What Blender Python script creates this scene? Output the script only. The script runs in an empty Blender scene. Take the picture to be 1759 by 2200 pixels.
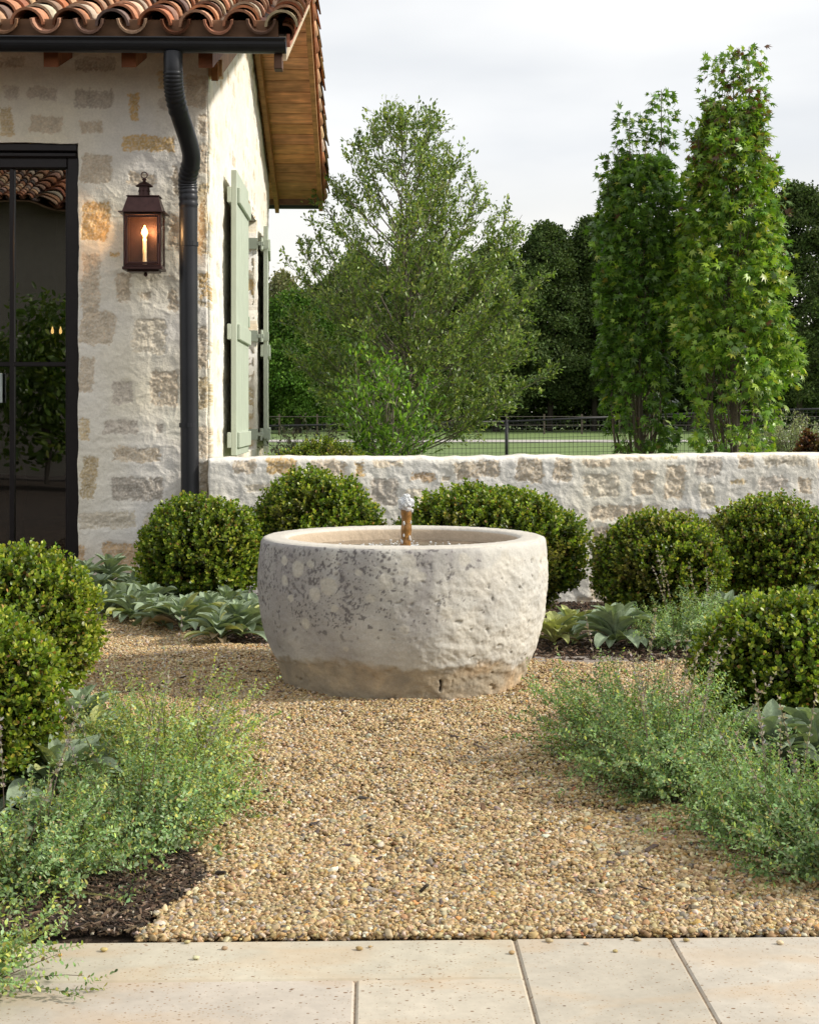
import bpy, math, random
import numpy as np
from mathutils import Vector, Matrix

S = bpy.context.scene
COL = S.collection
R = math.radians
PI = math.pi

# ------------------------------------------------------------------ camera
F = 3250.0                       # focal length in pixels of a 1759 x 2200 picture
CAM = np.array([0.0, 0.0, 1.14])
YAW = math.atan(79.5 / F)
HOR = 890.0
cd = bpy.data.cameras.new('camera')
cd.sensor_fit = 'VERTICAL'; cd.sensor_height = 36.0
cd.lens = 36.0 * F / 2200.0
cd.shift_y = -(1100.0 - HOR) / 2200.0
cd.clip_start = 0.05; cd.clip_end = 2000
cam = bpy.data.objects.new('camera', cd); COL.objects.link(cam)
cam.location = CAM; cam.rotation_euler = (R(90), 0, -YAW)
S.camera = cam

# ------------------------------------------------------------------ sky, sun, exposure
SUN_AZ, SUN_EL = R(99), R(33)     # azimuth from +Y towards +X
w = bpy.data.worlds.new("World"); S.world = w; w.use_nodes = True
nt = w.node_tree; nt.nodes.clear()
def wn(t, **k):
    n = nt.nodes.new(t)
    for a, b in k.items(): setattr(n, a, b)
    return n
sky = wn('ShaderNodeTexSky', sky_type='NISHITA', sun_disc=False)
sky.sun_elevation = SUN_EL; sky.sun_rotation = SUN_AZ
bg1 = wn('ShaderNodeBackground'); bg1.inputs[1].default_value = 0.1
nt.links.new(sky.outputs[0], bg1.inputs[0])
tc = wn('ShaderNodeTexCoord'); mp = wn('ShaderNodeMapping'); mp.inputs['Scale'].default_value = (1.5, 1.5, 5.0)
mp.inputs['Location'].default_value = (0.35, 0.1, 0.2)
nt.links.new(tc.outputs['Generated'], mp.inputs[0])
nz = wn('ShaderNodeTexNoise'); nz.inputs['Scale'].default_value = 1.6; nz.inputs['Detail'].default_value = 5; nz.inputs['Roughness'].default_value = .45
nt.links.new(mp.outputs[0], nz.inputs[0])
cr = wn('ShaderNodeValToRGB')
cr.color_ramp.elements[0].position = .40; cr.color_ramp.elements[0].color = (.66, .68, .705, 1)
cr.color_ramp.elements[1].position = .60; cr.color_ramp.elements[1].color = (.86, .86, .855, 1)
nt.links.new(nz.outputs[0], cr.inputs[0])
sx = wn('ShaderNodeSeparateXYZ'); nt.links.new(tc.outputs['Generated'], sx.inputs[0])
mr = wn('ShaderNodeMapRange'); mr.inputs[1].default_value = .05; mr.inputs[2].default_value = .17; mr.inputs[3].default_value = 1; mr.inputs[4].default_value = 0
nt.links.new(sx.outputs['Z'], mr.inputs[0])
mx = wn('ShaderNodeMixRGB'); mx.inputs[2].default_value = (.92, .88, .79, 1)
nt.links.new(mr.outputs[0], mx.inputs[0]); nt.links.new(cr.outputs[0], mx.inputs[1])
bg2 = wn('ShaderNodeBackground'); bg2.inputs[1].default_value = 1.0
nt.links.new(mx.outputs[0], bg2.inputs[0])
mixs = wn('ShaderNodeMixShader'); mixs.inputs[0].default_value = .94
nt.links.new(bg1.outputs[0], mixs.inputs[1]); nt.links.new(bg2.outputs[0], mixs.inputs[2])
wo = wn('ShaderNodeOutputWorld'); nt.links.new(mixs.outputs[0], wo.inputs[0])

sd = bpy.data.lights.new('sun', 'SUN'); sd.energy = 3.5; sd.angle = R(5); sd.color = (1.0, .94, .83)
sun = bpy.data.objects.new('sun', sd); COL.objects.link(sun)
sdir = Vector((math.cos(SUN_EL) * math.sin(SUN_AZ), math.cos(SUN_EL) * math.cos(SUN_AZ), math.sin(SUN_EL)))
sun.rotation_euler = sdir.to_track_quat('Z', 'Y').to_euler(); sun.location = (8, 0, 10)
S.view_settings.view_transform = 'Standard'; S.view_settings.look = 'None'
S.view_settings.exposure = 0.36; S.view_settings.gamma = 1.0; S.view_settings.use_curve_mapping = False

# ------------------------------------------------------------------ helpers
rng = np.random.default_rng(7)
def ray(px, py):
    xc = (px - 879.5) / F; zc = (HOR - py) / F
    return np.array([math.cos(YAW) * xc + math.sin(YAW), -math.sin(YAW) * xc + math.cos(YAW), zc])
def P(px, py, Y):
    d = ray(px, py); return CAM + d * (Y / d[1])
def G(px, py, z=0.0):
    d = ray(px, py); return CAM + d * ((z - CAM[2]) / d[2])

def nrm(a): return a / np.maximum(np.linalg.norm(a, axis=-1, keepdims=True), 1e-9)
def sst(a, b, x):
    t = np.clip((x - a) / (b - a), 0, 1); return t * t * (3 - 2 * t)

_G = nrm(np.random.default_rng(3).normal(size=(256, 3)))
def perlin(p, seed=0):
    p = np.asarray(p, float); i = np.floor(p).astype(np.int64); f = p - i
    u = f * f * f * (f * (f * 6 - 15) + 10)
    def g(dx, dy, dz):
        h = ((i[..., 0] + dx) * 73856093) ^ ((i[..., 1] + dy) * 19349663) ^ ((i[..., 2] + dz) * 83492791) ^ (seed * 7919 + 13)
        h = (h ^ (h >> 13)) * 1274126177; h = (h ^ (h >> 16)) & 255
        return (_G[h] * (f - np.array([dx, dy, dz]))).sum(-1)
    def l(a, b, t): return a + (b - a) * t
    x0 = l(l(g(0,0,0), g(1,0,0), u[...,0]), l(g(0,1,0), g(1,1,0), u[...,0]), u[...,1])
    x1 = l(l(g(0,0,1), g(1,0,1), u[...,0]), l(g(0,1,1), g(1,1,1), u[...,0]), u[...,1])
    return l(x0, x1, u[...,2]) * 1.6
def fbm(p, scale=1.0, octv=4, seed=0, rough=.5):
    p = np.asarray(p, float) * scale; s = 0; a = 1; t = 0
    for o in range(octv):
        s = s + a * perlin(p, seed + o); t += a; a *= rough; p = p * 2.03 + 11.3
    return s / t

def raw_mesh(name, V, faces, tint=None, smooth=True):
    """faces: list of int arrays (n,k)"""
    V = np.ascontiguousarray(V, np.float32)
    me = bpy.data.meshes.new(name)
    me.vertices.add(len(V)); me.vertices.foreach_set('co', V.ravel())
    faces = [np.asarray(f, np.int32) for f in faces if len(f)]
    nl = sum(f.size for f in faces); nf = sum(len(f) for f in faces)
    me.loops.add(nl); me.polygons.add(nf)
    me.loops.foreach_set('vertex_index', np.concatenate([f.ravel() for f in faces]))
    st = []; o = 0
    for f in faces:
        st.append(o + np.arange(len(f)) * f.shape[1]); o += f.size
    me.polygons.foreach_set('loop_start', np.concatenate(st).astype(np.int32))
    me.polygons.foreach_set('use_smooth', np.full(nf, smooth, dtype=bool))
    if tint is not None:
        at = me.attributes.new('tint', 'FLOAT_COLOR', 'POINT')
        t = np.ones((len(V), 4), np.float32); t[:, :tint.shape[1]] = tint
        at.data.foreach_set('color', t.ravel())
    me.update(calc_edges=True); me.validate()
    return me

class MB:
    """collects shapes into one mesh"""
    def __init__(s): s.v = []; s.f = {}; s.t = []; s.n = 0
    def add(s, V, faces, tint=(1, 1, 1)):
        V = np.asarray(V, float); s.v.append(V)
        t = np.asarray(tint, float)
        if t.ndim == 1: t = np.tile(t, (len(V), 1))
        s.t.append(t)
        for f in faces:
            f = np.asarray(f)
            if f.ndim == 1: f = f[None]
            if len(f): s.f.setdefault(f.shape[1], []).append(f + s.n)
        s.n += len(V); return s
    def box(s, c0, c1, bev=0.0, tint=(1, 1, 1), M=None):
        c0 = np.minimum(c0, c1).astype(float), np.maximum(c0, c1).astype(float)
        a, b = c0
        if bev <= 0:
            V = np.array([[x, y, z] for x in (a[0], b[0]) for y in (a[1], b[1]) for z in (a[2], b[2])])
            fs = [[0,1,3,2],[4,6,7,5],[0,4,5,1],[2,3,7,6],[0,2,6,4],[1,5,7,3]]
        else:
            V = []; e = bev
            for x in (0, 1):
                for y in (0, 1):
                    for z in (0, 1):
                        p = np.array([(a, b)[x][0], (a, b)[y][1], (a, b)[z][2]]); sg = np.array([1 - 2*x, 1 - 2*y, 1 - 2*z]) * e
                        for k in range(3):
                            q = p + sg; q[k] = p[k]; V.append(q)
            V = np.array(V)
            def id(x, y, z, k): return ((x*2 + y)*2 + z)*3 + k
            fs = []
            fs += [[id(0,0,0,0),id(0,0,1,0),id(0,1,1,0),id(0,1,0,0)],[id(1,0,0,0),id(1,1,0,0),id(1,1,1,0),id(1,0,1,0)],
                   [id(0,0,0,1),id(1,0,0,1),id(1,0,1,1),id(0,0,1,1)],[id(0,1,0,1),id(0,1,1,1),id(1,1,1,1),id(1,1,0,1)],
                   [id(0,0,0,2),id(0,1,0,2),id(1,1,0,2),id(1,0,0,2)],[id(0,0,1,2),id(1,0,1,2),id(1,1,1,2),id(0,1,1,2)]]
            for u in (0, 1):
                for v in (0, 1):
                    fs += [[id(u,v,0,0),id(u,v,0,1),id(u,v,1,1),id(u,v,1,0)], [id(u,0,v,0),id(u,1,v,0),id(u,1,v,2),id(u,0,v,2)],
                           [id(0,u,v,1),id(1,u,v,1),id(1,u,v,2),id(0,u,v,2)]]
            s3 = [[id(x,y,z,0),id(x,y,z,1),id(x,y,z,2)] for x in (0,1) for y in (0,1) for z in (0,1)]
        if M is not None: V = V @ np.array(M)[:3, :3].T + np.array(M)[:3, 3]
        s.add(V, [np.array(fs)] + ([np.array(s3)] if bev > 0 else []), tint); return s
    def tube(s, pts, rad, sides=8, tint=(1, 1, 1), cap=True):
        pts = np.asarray(pts, float); n = len(pts)
        rad = np.broadcast_to(np.asarray(rad, float), (n,))
        T = nrm(np.gradient(pts, axis=0))
        ref = np.array([0, 0, 1.0]) if abs(T[0][2]) < .9 else np.array([1.0, 0, 0])
        A = [];
        a = nrm(np.cross(T[0], ref))
        for i in range(n):
            a = nrm(a - T[i] * (a @ T[i])); A.append(a)
        A = np.array(A); B = np.cross(T, A)
        th = np.arange(sides) * 2 * PI / sides
        V = pts[:, None] + rad[:, None, None] * (A[:, None] * np.cos(th)[None, :, None] + B[:, None] * np.sin(th)[None, :, None])
        V = V.reshape(-1, 3)
        i, j = np.meshgrid(np.arange(n - 1), np.arange(sides), indexing='ij')
        q = np.stack([i*sides + j, i*sides + (j+1) % sides, (i+1)*sides + (j+1) % sides, (i+1)*sides + j], -1).reshape(-1, 4)
        fs = [q]
        if cap: fs += [np.arange(sides)[::-1][None], ((n-1)*sides + np.arange(sides))[None]]
        s.add(V, fs, tint); return s
    def lathe(s, prof, c=(0, 0, 0), sides=24, tint=(1, 1, 1), rot0=0.0):
        prof = np.array(prof, float); n = len(prof); th = np.arange(sides) * 2 * PI / sides + rot0
        V = np.stack([prof[:, None, 0] * np.cos(th), prof[:, None, 0] * np.sin(th), np.repeat(prof[:, 1:2], sides, 1)], -1).reshape(-1, 3) + np.array(c)
        i, j = np.meshgrid(np.arange(n - 1), np.arange(sides), indexing='ij')
        q = np.stack([i*sides + j, i*sides + (j+1) % sides, (i+1)*sides + (j+1) % sides, (i+1)*sides + j], -1).reshape(-1, 4)
        s.add(V, [q], tint); return s
    def build(s, name, mat, parent=None, smooth=False, world=True):
        me = raw_mesh(name, np.concatenate(s.v), [np.concatenate(f) for f in s.f.values()], np.concatenate(s.t), smooth)
        return link(name, me, mat, parent)

def link(name, me, mat, parent=None):
    o = bpy.data.objects.new(name, me); COL.objects.link(o)
    me.materials.append(mat)
    if parent is not None:
        o.parent = parent
        # vertices are given in world space: undo the parent's placement
        m = parent_world(parent)
        if not name.startswith('~'): o.matrix_parent_inverse = m.inverted()
    return o
def parent_world(p):
    m = Matrix.Translation(p.location) @ p.rotation_euler.to_matrix().to_4x4()
    if p.parent is not None: m = parent_world(p.parent) @ p.matrix_parent_inverse @ m
    return m
def tag(o, label=None, cat=None, group=None, kind=None):
    if label: o['label'] = label
    if cat: o['category'] = cat
    if group: o['group'] = group
    if kind: o['kind'] = kind
    return o
def empty(name, loc, label=None, cat=None, group=None):
    o = bpy.data.objects.new(name, None); COL.objects.link(o); o.location = tuple(float(v) for v in loc)
    o.empty_display_size = .1
    return tag(o, label, cat, group)

# ------------------------------------------------------------------ materials
def mat(name, base=(.5, .5, .5), rough=.8, metal=0.0, use_tint=False, noise=None, bump=None, spec=.5, transl=0.0, emit=None, alpha=None, transm=0.0, ior=1.45, coat=0.0):
    """noise: list of (scale, detail, amount, (stretch)); bump: list of (scale, strength, distance)"""
    m = bpy.data.materials.new(name); m.use_nodes = True; t = m.node_tree; n = t.nodes; L = t.links
    b = n['Principled BSDF']; out = n['Material Output']
    b.inputs['Roughness'].default_value = rough; b.inputs['Metallic'].default_value = metal
    b.inputs['Specular IOR Level'].default_value = spec; b.inputs['IOR'].default_value = ior
    b.inputs['Transmission Weight'].default_value = transm; b.inputs['Coat Weight'].default_value = coat
    if use_tint:
        a = n.new('ShaderNodeAttribute'); a.attribute_name = 'tint'; cur = a.outputs['Color']
        mm = n.new('ShaderNodeMixRGB'); mm.blend_type = 'MULTIPLY'; mm.inputs[0].default_value = 1; mm.inputs[2].default_value = (*base, 1)
        L.new(cur, mm.inputs[1]); cur = mm.outputs[0]
    else:
        c = n.new('ShaderNodeRGB'); c.outputs[0].default_value = (*base, 1); cur = c.outputs[0]
    co = n.new('ShaderNodeTexCoord')
    for sp in (noise or []):
        sc, det, amt = sp[:3]; st = sp[3] if len(sp) > 3 else (1, 1, 1)
        mpn = n.new('ShaderNodeMapping'); mpn.inputs['Scale'].default_value = st; L.new(co.outputs['Object'], mpn.inputs[0])
        z = n.new('ShaderNodeTexNoise'); z.inputs['Scale'].default_value = sc; z.inputs['Detail'].default_value = det; z.inputs['Roughness'].default_value = .6
        L.new(mpn.outputs[0], z.inputs[0])
        r = n.new('ShaderNodeMapRange'); r.inputs[1].default_value = .3; r.inputs[2].default_value = .7
        r.inputs[3].default_value = 1 - amt; r.inputs[4].default_value = 1 + amt; L.new(z.outputs[0], r.inputs[0])
        v = n.new('ShaderNodeVectorMath'); v.operation = 'SCALE'; L.new(cur, v.inputs[0]); L.new(r.outputs[0], v.inputs['Scale']); cur = v.outputs[0]
    L.new(cur, b.inputs['Base Color'])
    prev = None
    for sp in (bump or []):
        sc, stg, dist = sp[:3]; st = sp[3] if len(sp) > 3 else (1, 1, 1)
        mpn = n.new('ShaderNodeMapping'); mpn.inputs['Scale'].default_value = st; L.new(co.outputs['Object'], mpn.inputs[0])
        z = n.new('ShaderNodeTexNoise'); z.inputs['Scale'].default_value = sc; z.inputs['Detail'].default_value = 4; L.new(mpn.outputs[0], z.inputs[0])
        bp = n.new('ShaderNodeBump'); bp.inputs['Strength'].default_value = stg; bp.inputs['Distance'].default_value = dist
        L.new(z.outputs[0], bp.inputs['Height'])
        if prev: L.new(prev, bp.inputs['Normal'])
        prev = bp.outputs[0]
    if prev: L.new(prev, b.inputs['Normal'])
    if emit:
        b.inputs['Emission Color'].default_value = (*emit[0], 1); b.inputs['Emission Strength'].default_value = emit[1]
    if transl > 0:
        tr = n.new('ShaderNodeBsdfTranslucent'); ms = n.new('ShaderNodeMixShader'); ms.inputs[0].default_value = transl
        hs = n.new('ShaderNodeMixRGB'); hs.blend_type = 'MULTIPLY'; hs.inputs[0].default_value = 1; hs.inputs[2].default_value = (1.5, 1.6, .6, 1)
        L.new(cur, hs.inputs[1]); L.new(hs.outputs[0], tr.inputs[0])
        L.new(b.outputs[0], ms.inputs[1]); L.new(tr.outputs[0], ms.inputs[2]); L.new(ms.outputs[0], out.inputs[0])
    return m

M_leaf = mat('box_leaf', (1, 1, 1), .38, use_tint=True, transl=.28, spec=.45)
M_leaf2 = mat('tree_leaf', (1, 1, 1), .36, use_tint=True, transl=.27, spec=.55)
M_core = mat('dark_core_twigs', (1, 1, 1), 1.0, use_tint=True, spec=.02)
M_far = mat('far_leaf', (1, 1, 1), .7, use_tint=True, transl=.15, spec=.2)
M_fuzzy = mat('fuzzy_leaf', (1, 1, 1), .9, use_tint=True, transl=.15, spec=.15, noise=[(220, 3, .16), (40, 2, .14)], bump=[(110, .6, .004)])
M_herb = mat('herb_leaf', (1, 1, 1), .7, use_tint=True, transl=.35, spec=.25)
M_bark = mat('bark', (1, 1, 1), .9, use_tint=True, noise=[(30, 5, .35, (1, 1, .25))], bump=[(40, .6, .01, (1, 1, .2))])
M_wall = mat('rubble', (1, 1, 1), .92, use_tint=True, spec=.2, noise=[(70, 5, .07), (9, 3, .05)], bump=[(28, .5, .012), (120, .5, .004)])
M_trough = mat('trough_stone', (1, 1, 1), .85, use_tint=True, spec=.25, noise=[(160, 4, .10), (12, 4, .06)], bump=[(60, .35, .006), (220, .4, .002)])
M_gravel = mat('pebble', (1, 1, 1), .62, use_tint=True, spec=.4, noise=[(120, 3, .15)])
M_soil = mat('mulch', (.045, .03, .02), .95, noise=[(40, 6, .5), (5, 3, .3)], bump=[(60, .8, .02)])
M_chip = mat('bark_chip', (1, 1, 1), .9, use_tint=True, noise=[(90, 4, .3, (1, .2, 1))])
M_metal = mat('dark_metal', (.022, .023, .027), .38, .3, noise=[(6, 3, .12)], bump=[(60, .06, .002)], spec=.5)
M_bronze = mat('bronze_frame', (.016, .013, .014), .35, .3, noise=[(20, 3, .1)], spec=.5)
M_copper = mat('lantern_copper', (.055, .026, .024), .36, .6, noise=[(25, 4, .25)])
M_wood = mat('fir_wood', (1, 1, 1), .6, use_tint=True, noise=[(9, 6, .35, (.35, 3, 1)), (7, 1, .18)], spec=.3)
M_paint = mat('sage_paint', (.46, .51, .42), .5, noise=[(5, 3, .05)], bump=[(50, .1, .002, (1, 1, .1))])
M_tile = mat('clay_tile', (1, 1, 1), .75, use_tint=True, noise=[(13, 5, .28), (60, 4, .15)], bump=[(60, .3, .003)], spec=.25)
M_trav = None
M_grass = mat('lawn', (.125, .185, .05), .9, noise=[(.4, 4, .15), (8, 4, .2)], bump=[(12, .5, .05)])
M_road = mat('lane', (.42, .39, .36), .9, noise=[(3, 4, .1)])
M_wire = mat('wire', (.03, .03, .032), .5, .4)
M_room = mat('room', (.05, .042, .035), .8, noise=[(3, 3, .2)])
M_table = mat('table_wood', (.22, .12, .05), .5, noise=[(20, 4, .2, (1, .1, 1))])

def glassy(name, tintc, rough=0.0, mixf=.5):
    m = bpy.data.materials.new(name); m.use_nodes = True; n = m.node_tree.nodes; L = m.node_tree.links; n.clear()
    tr = n.new('ShaderNodeBsdfTransparent'); tr.inputs[0].default_value = (*tintc, 1)
    gl = n.new('ShaderNodeBsdfGlossy'); gl.inputs['Roughness'].default_value = rough
    fr = n.new('ShaderNodeFresnel'); fr.inputs[0].default_value = 1.5
    mr_ = n.new('ShaderNodeMath'); mr_.operation = 'MULTIPLY_ADD'; mr_.inputs[1].default_value = 1.0; mr_.inputs[2].default_value = mixf
    nb = n.new('ShaderNodeTexNoise'); nb.inputs['Scale'].default_value = 1.6; nb.inputs['Detail'].default_value = 1
    cox = n.new('ShaderNodeTexCoord'); L.new(cox.outputs['Object'], nb.inputs[0])
    bp = n.new('ShaderNodeBump'); bp.inputs['Strength'].default_value = .03; bp.inputs['Distance'].default_value = .1
    L.new(nb.outputs[0], bp.inputs['Height']); L.new(bp.outputs[0], gl.inputs['Normal'])
    ms = n.new('ShaderNodeMixShader'); L.new(fr.outputs[0], mr_.inputs[0]); L.new(mr_.outputs[0], ms.inputs[0])
    L.new(tr.outputs[0], ms.inputs[1]); L.new(gl.outputs[0], ms.inputs[2])
    o = n.new('ShaderNodeOutputMaterial'); L.new(ms.outputs[0], o.inputs[0]); return m
M_glass = glassy('door_glass', (.45, .45, .42), 0.0, .14)
M_lglass = glassy('lantern_glass', (.96, .95, .93), 0.0, .02)

def travertine():
    m = mat('travertine', (.47, .425, .35), .72, use_tint=True, noise=[(2.2, 5, .12), (14, 5, .08), (60, 4, .05)], spec=.3, bump=[(90, .15, .002)])
    t = m.node_tree; n = t.nodes; L = t.links; b = n['Principled BSDF']
    src = b.inputs['Base Color'].links[0].from_socket
    co = n.new('ShaderNodeTexCoord')
    def pits(scale, th, st, seedoff):
        mpn = n.new('ShaderNodeMapping'); mpn.inputs['Scale'].default_value = st; mpn.inputs['Location'].default_value = (seedoff, seedoff * .7, 0)
        L.new(co.outputs['Object'], mpn.inputs[0])
        v = n.new('ShaderNodeTexVoronoi'); v.inputs['Scale'].default_value = scale; v.inputs['Randomness'].default_value = 1; L.new(mpn.outputs[0], v.inputs[0])
        z = n.new('ShaderNodeTexNoise'); z.inputs['Scale'].default_value = 3.5; L.new(mpn.outputs[0], z.inputs[0])
        # pit radius varies cell by cell
        sep = n.new('ShaderNodeSeparateColor'); L.new(v.outputs['Color'], sep.inputs[0])
        r = n.new('ShaderNodeMath'); r.operation = 'MULTIPLY'; r.inputs[1].default_value = th; L.new(sep.outputs[0], r.inputs[0])
        r2 = n.new('ShaderNodeMath'); r2.operation = 'MULTIPLY'; L.new(r.outputs[0], r2.inputs[0]); L.new(z.outputs[0], r2.inputs[1])
        lt = n.new('ShaderNodeMath'); lt.operation = 'LESS_THAN'; L.new(v.outputs['Distance'], lt.inputs[0]); L.new(r2.outputs[0], lt.inputs[1])
        return lt.outputs[0]
    for sc, th, st, so, colr in ((58, .40, (1, 1.5, 1), 0, (.20, .12, .065, 1)), (110, .50, (1, 1.7, 1), 3.7, (.30, .20, .12, 1)), (34, .22, (1, 1.2, 1), 8.1, (.14, .09, .06, 1))):
        mk = pits(sc, th, st, so)
        mm = n.new('ShaderNodeMixRGB'); mm.inputs[2].default_value = colr; L.new(mk, mm.inputs[0]); L.new(src, mm.inputs[1]); src = mm.outputs[0]
    # rusty clouding
    z = n.new('ShaderNodeTexNoise'); z.inputs['Scale'].default_value = 3.0; z.inputs['Detail'].default_value = 6; z.inputs['Distortion'].default_value = .6
    mpn = n.new('ShaderNodeMapping'); mpn.inputs['Scale'].default_value = (1, 2.2, 1); L.new(co.outputs['Object'], mpn.inputs[0]); L.new(mpn.outputs[0], z.inputs[0])
    r = n.new('ShaderNodeMapRange'); r.inputs[1].default_value = .5; r.inputs[2].default_value = .78; r.inputs[4].default_value = .6; L.new(z.outputs[0], r.inputs[0])
    mm = n.new('ShaderNodeMixRGB'); mm.inputs[2].default_value = (.50, .34, .19, 1); L.new(r.outputs[0], mm.inputs[0]); L.new(src, mm.inputs[1])
    L.new(mm.outputs[0], b.inputs['Base Color'])
    return m
M_trav = travertine()

# ------------------------------------------------------------------ leaf scattering
def T_oval():    # folded obovate leaf, length 1
    V = np.array([[0,0,0],[.24,.35,.05],[.27,.72,.05],[0,1,-.03],[-.27,.72,.05],[-.24,.35,.05]])
    return V, [np.array([[0,1,2,3],[0,3,4,5]])]
def T_lance():
    V = np.array([[0,0,0],[.15,.4,.03],[.12,.75,.03],[0,1,-.04],[-.12,.75,.03],[-.15,.4,.03]])
    return V, [np.array([[0,1,2,3],[0,3,4,5]])]
def T_quad():
    V = np.array([[0,0,0],[.4,.45,.08],[0,1,0],[-.4,.45,.08]])
    return V, [np.array([[0,1,2,3]])]
def T_star():    # five-lobed leaf
    V = [[0, 0, 0], [0, .42, .0]]
    angs = [78, 39, 0, -39, -78]; ln = [.62, .88, 1.0, .88, .62]
    for a, l in zip(angs, ln):
        a = R(a); V.append([math.sin(a) * l * .75, .42 * 0 + .30 + math.cos(a) * l * .70, -.16 * l])
    for a in (100, 58, 20, -20, -58, -100):
        a = R(a); V.append([math.sin(a) * .27, .32 + math.cos(a) * .24, .03])
    q = [[1, 7 + i, 2 + i, 8 + i] for i in range(5)] + [[0, 7, 1, 12]]
    return np.array(V), [np.array(q)]
def T_clump(k=6, seed=0):
    r = np.random.default_rng(seed); Vs = []; Fs = []
    for i in range(k):
        c = r.normal(size=3) * .42; d = nrm(r.normal(size=3) + np.array([0, .4, .2])); n = nrm(np.cross(d, r.normal(size=3))); s = np.cross(d, n)
        V, f = T_quad(); V = V * .62; V = c + V[:, :1] * s + V[:, 1:2] * d + V[:, 2:] * n
        Fs.append(f[0] + len(Vs) * 4); Vs.append(V)
    return np.concatenate(Vs), [np.concatenate(Fs)]

def scatter(tpl, Pp, D, N, size, tint, wide=1.0):
    V, fs = tpl; Pp = np.asarray(Pp, float); n = len(Pp)
    D = nrm(np.asarray(D, float)); N = np.asarray(N, float); N = nrm(N - D * (N * D).sum(-1, keepdims=True)); Sd = np.cross(D, N)
    size = np.broadcast_to(size, (n,))[:, None, None]
    W = Pp[:, None] + size * (V[None, :, 0:1] * wide * Sd[:, None] + V[None, :, 1:2] * D[:, None] + V[None, :, 2:] * N[:, None])
    k = len(V); off = (np.arange(n) * k)[:, None, None]
    F2 = [(f[None] + off).reshape(-1, f.shape[1]) for f in fs]
    T = np.repeat(np.broadcast_to(tint, (n, 3)), k, 0)
    return W.reshape(-1, 3), F2, T

def tints(n, cols, wts, var=.18, r=rng):
    c = np.array(cols, float); i = r.choice(len(c), n, p=np.array(wts) / sum(wts))
    return np.clip(c[i] * (1 + r.normal(size=(n, 1)) * var) * (1 + r.normal(size=(n, 3)) * .05), .002, 1)

def sphere_dirs(n, r=rng): return nrm(r.normal(size=(n, 3)))

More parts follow.
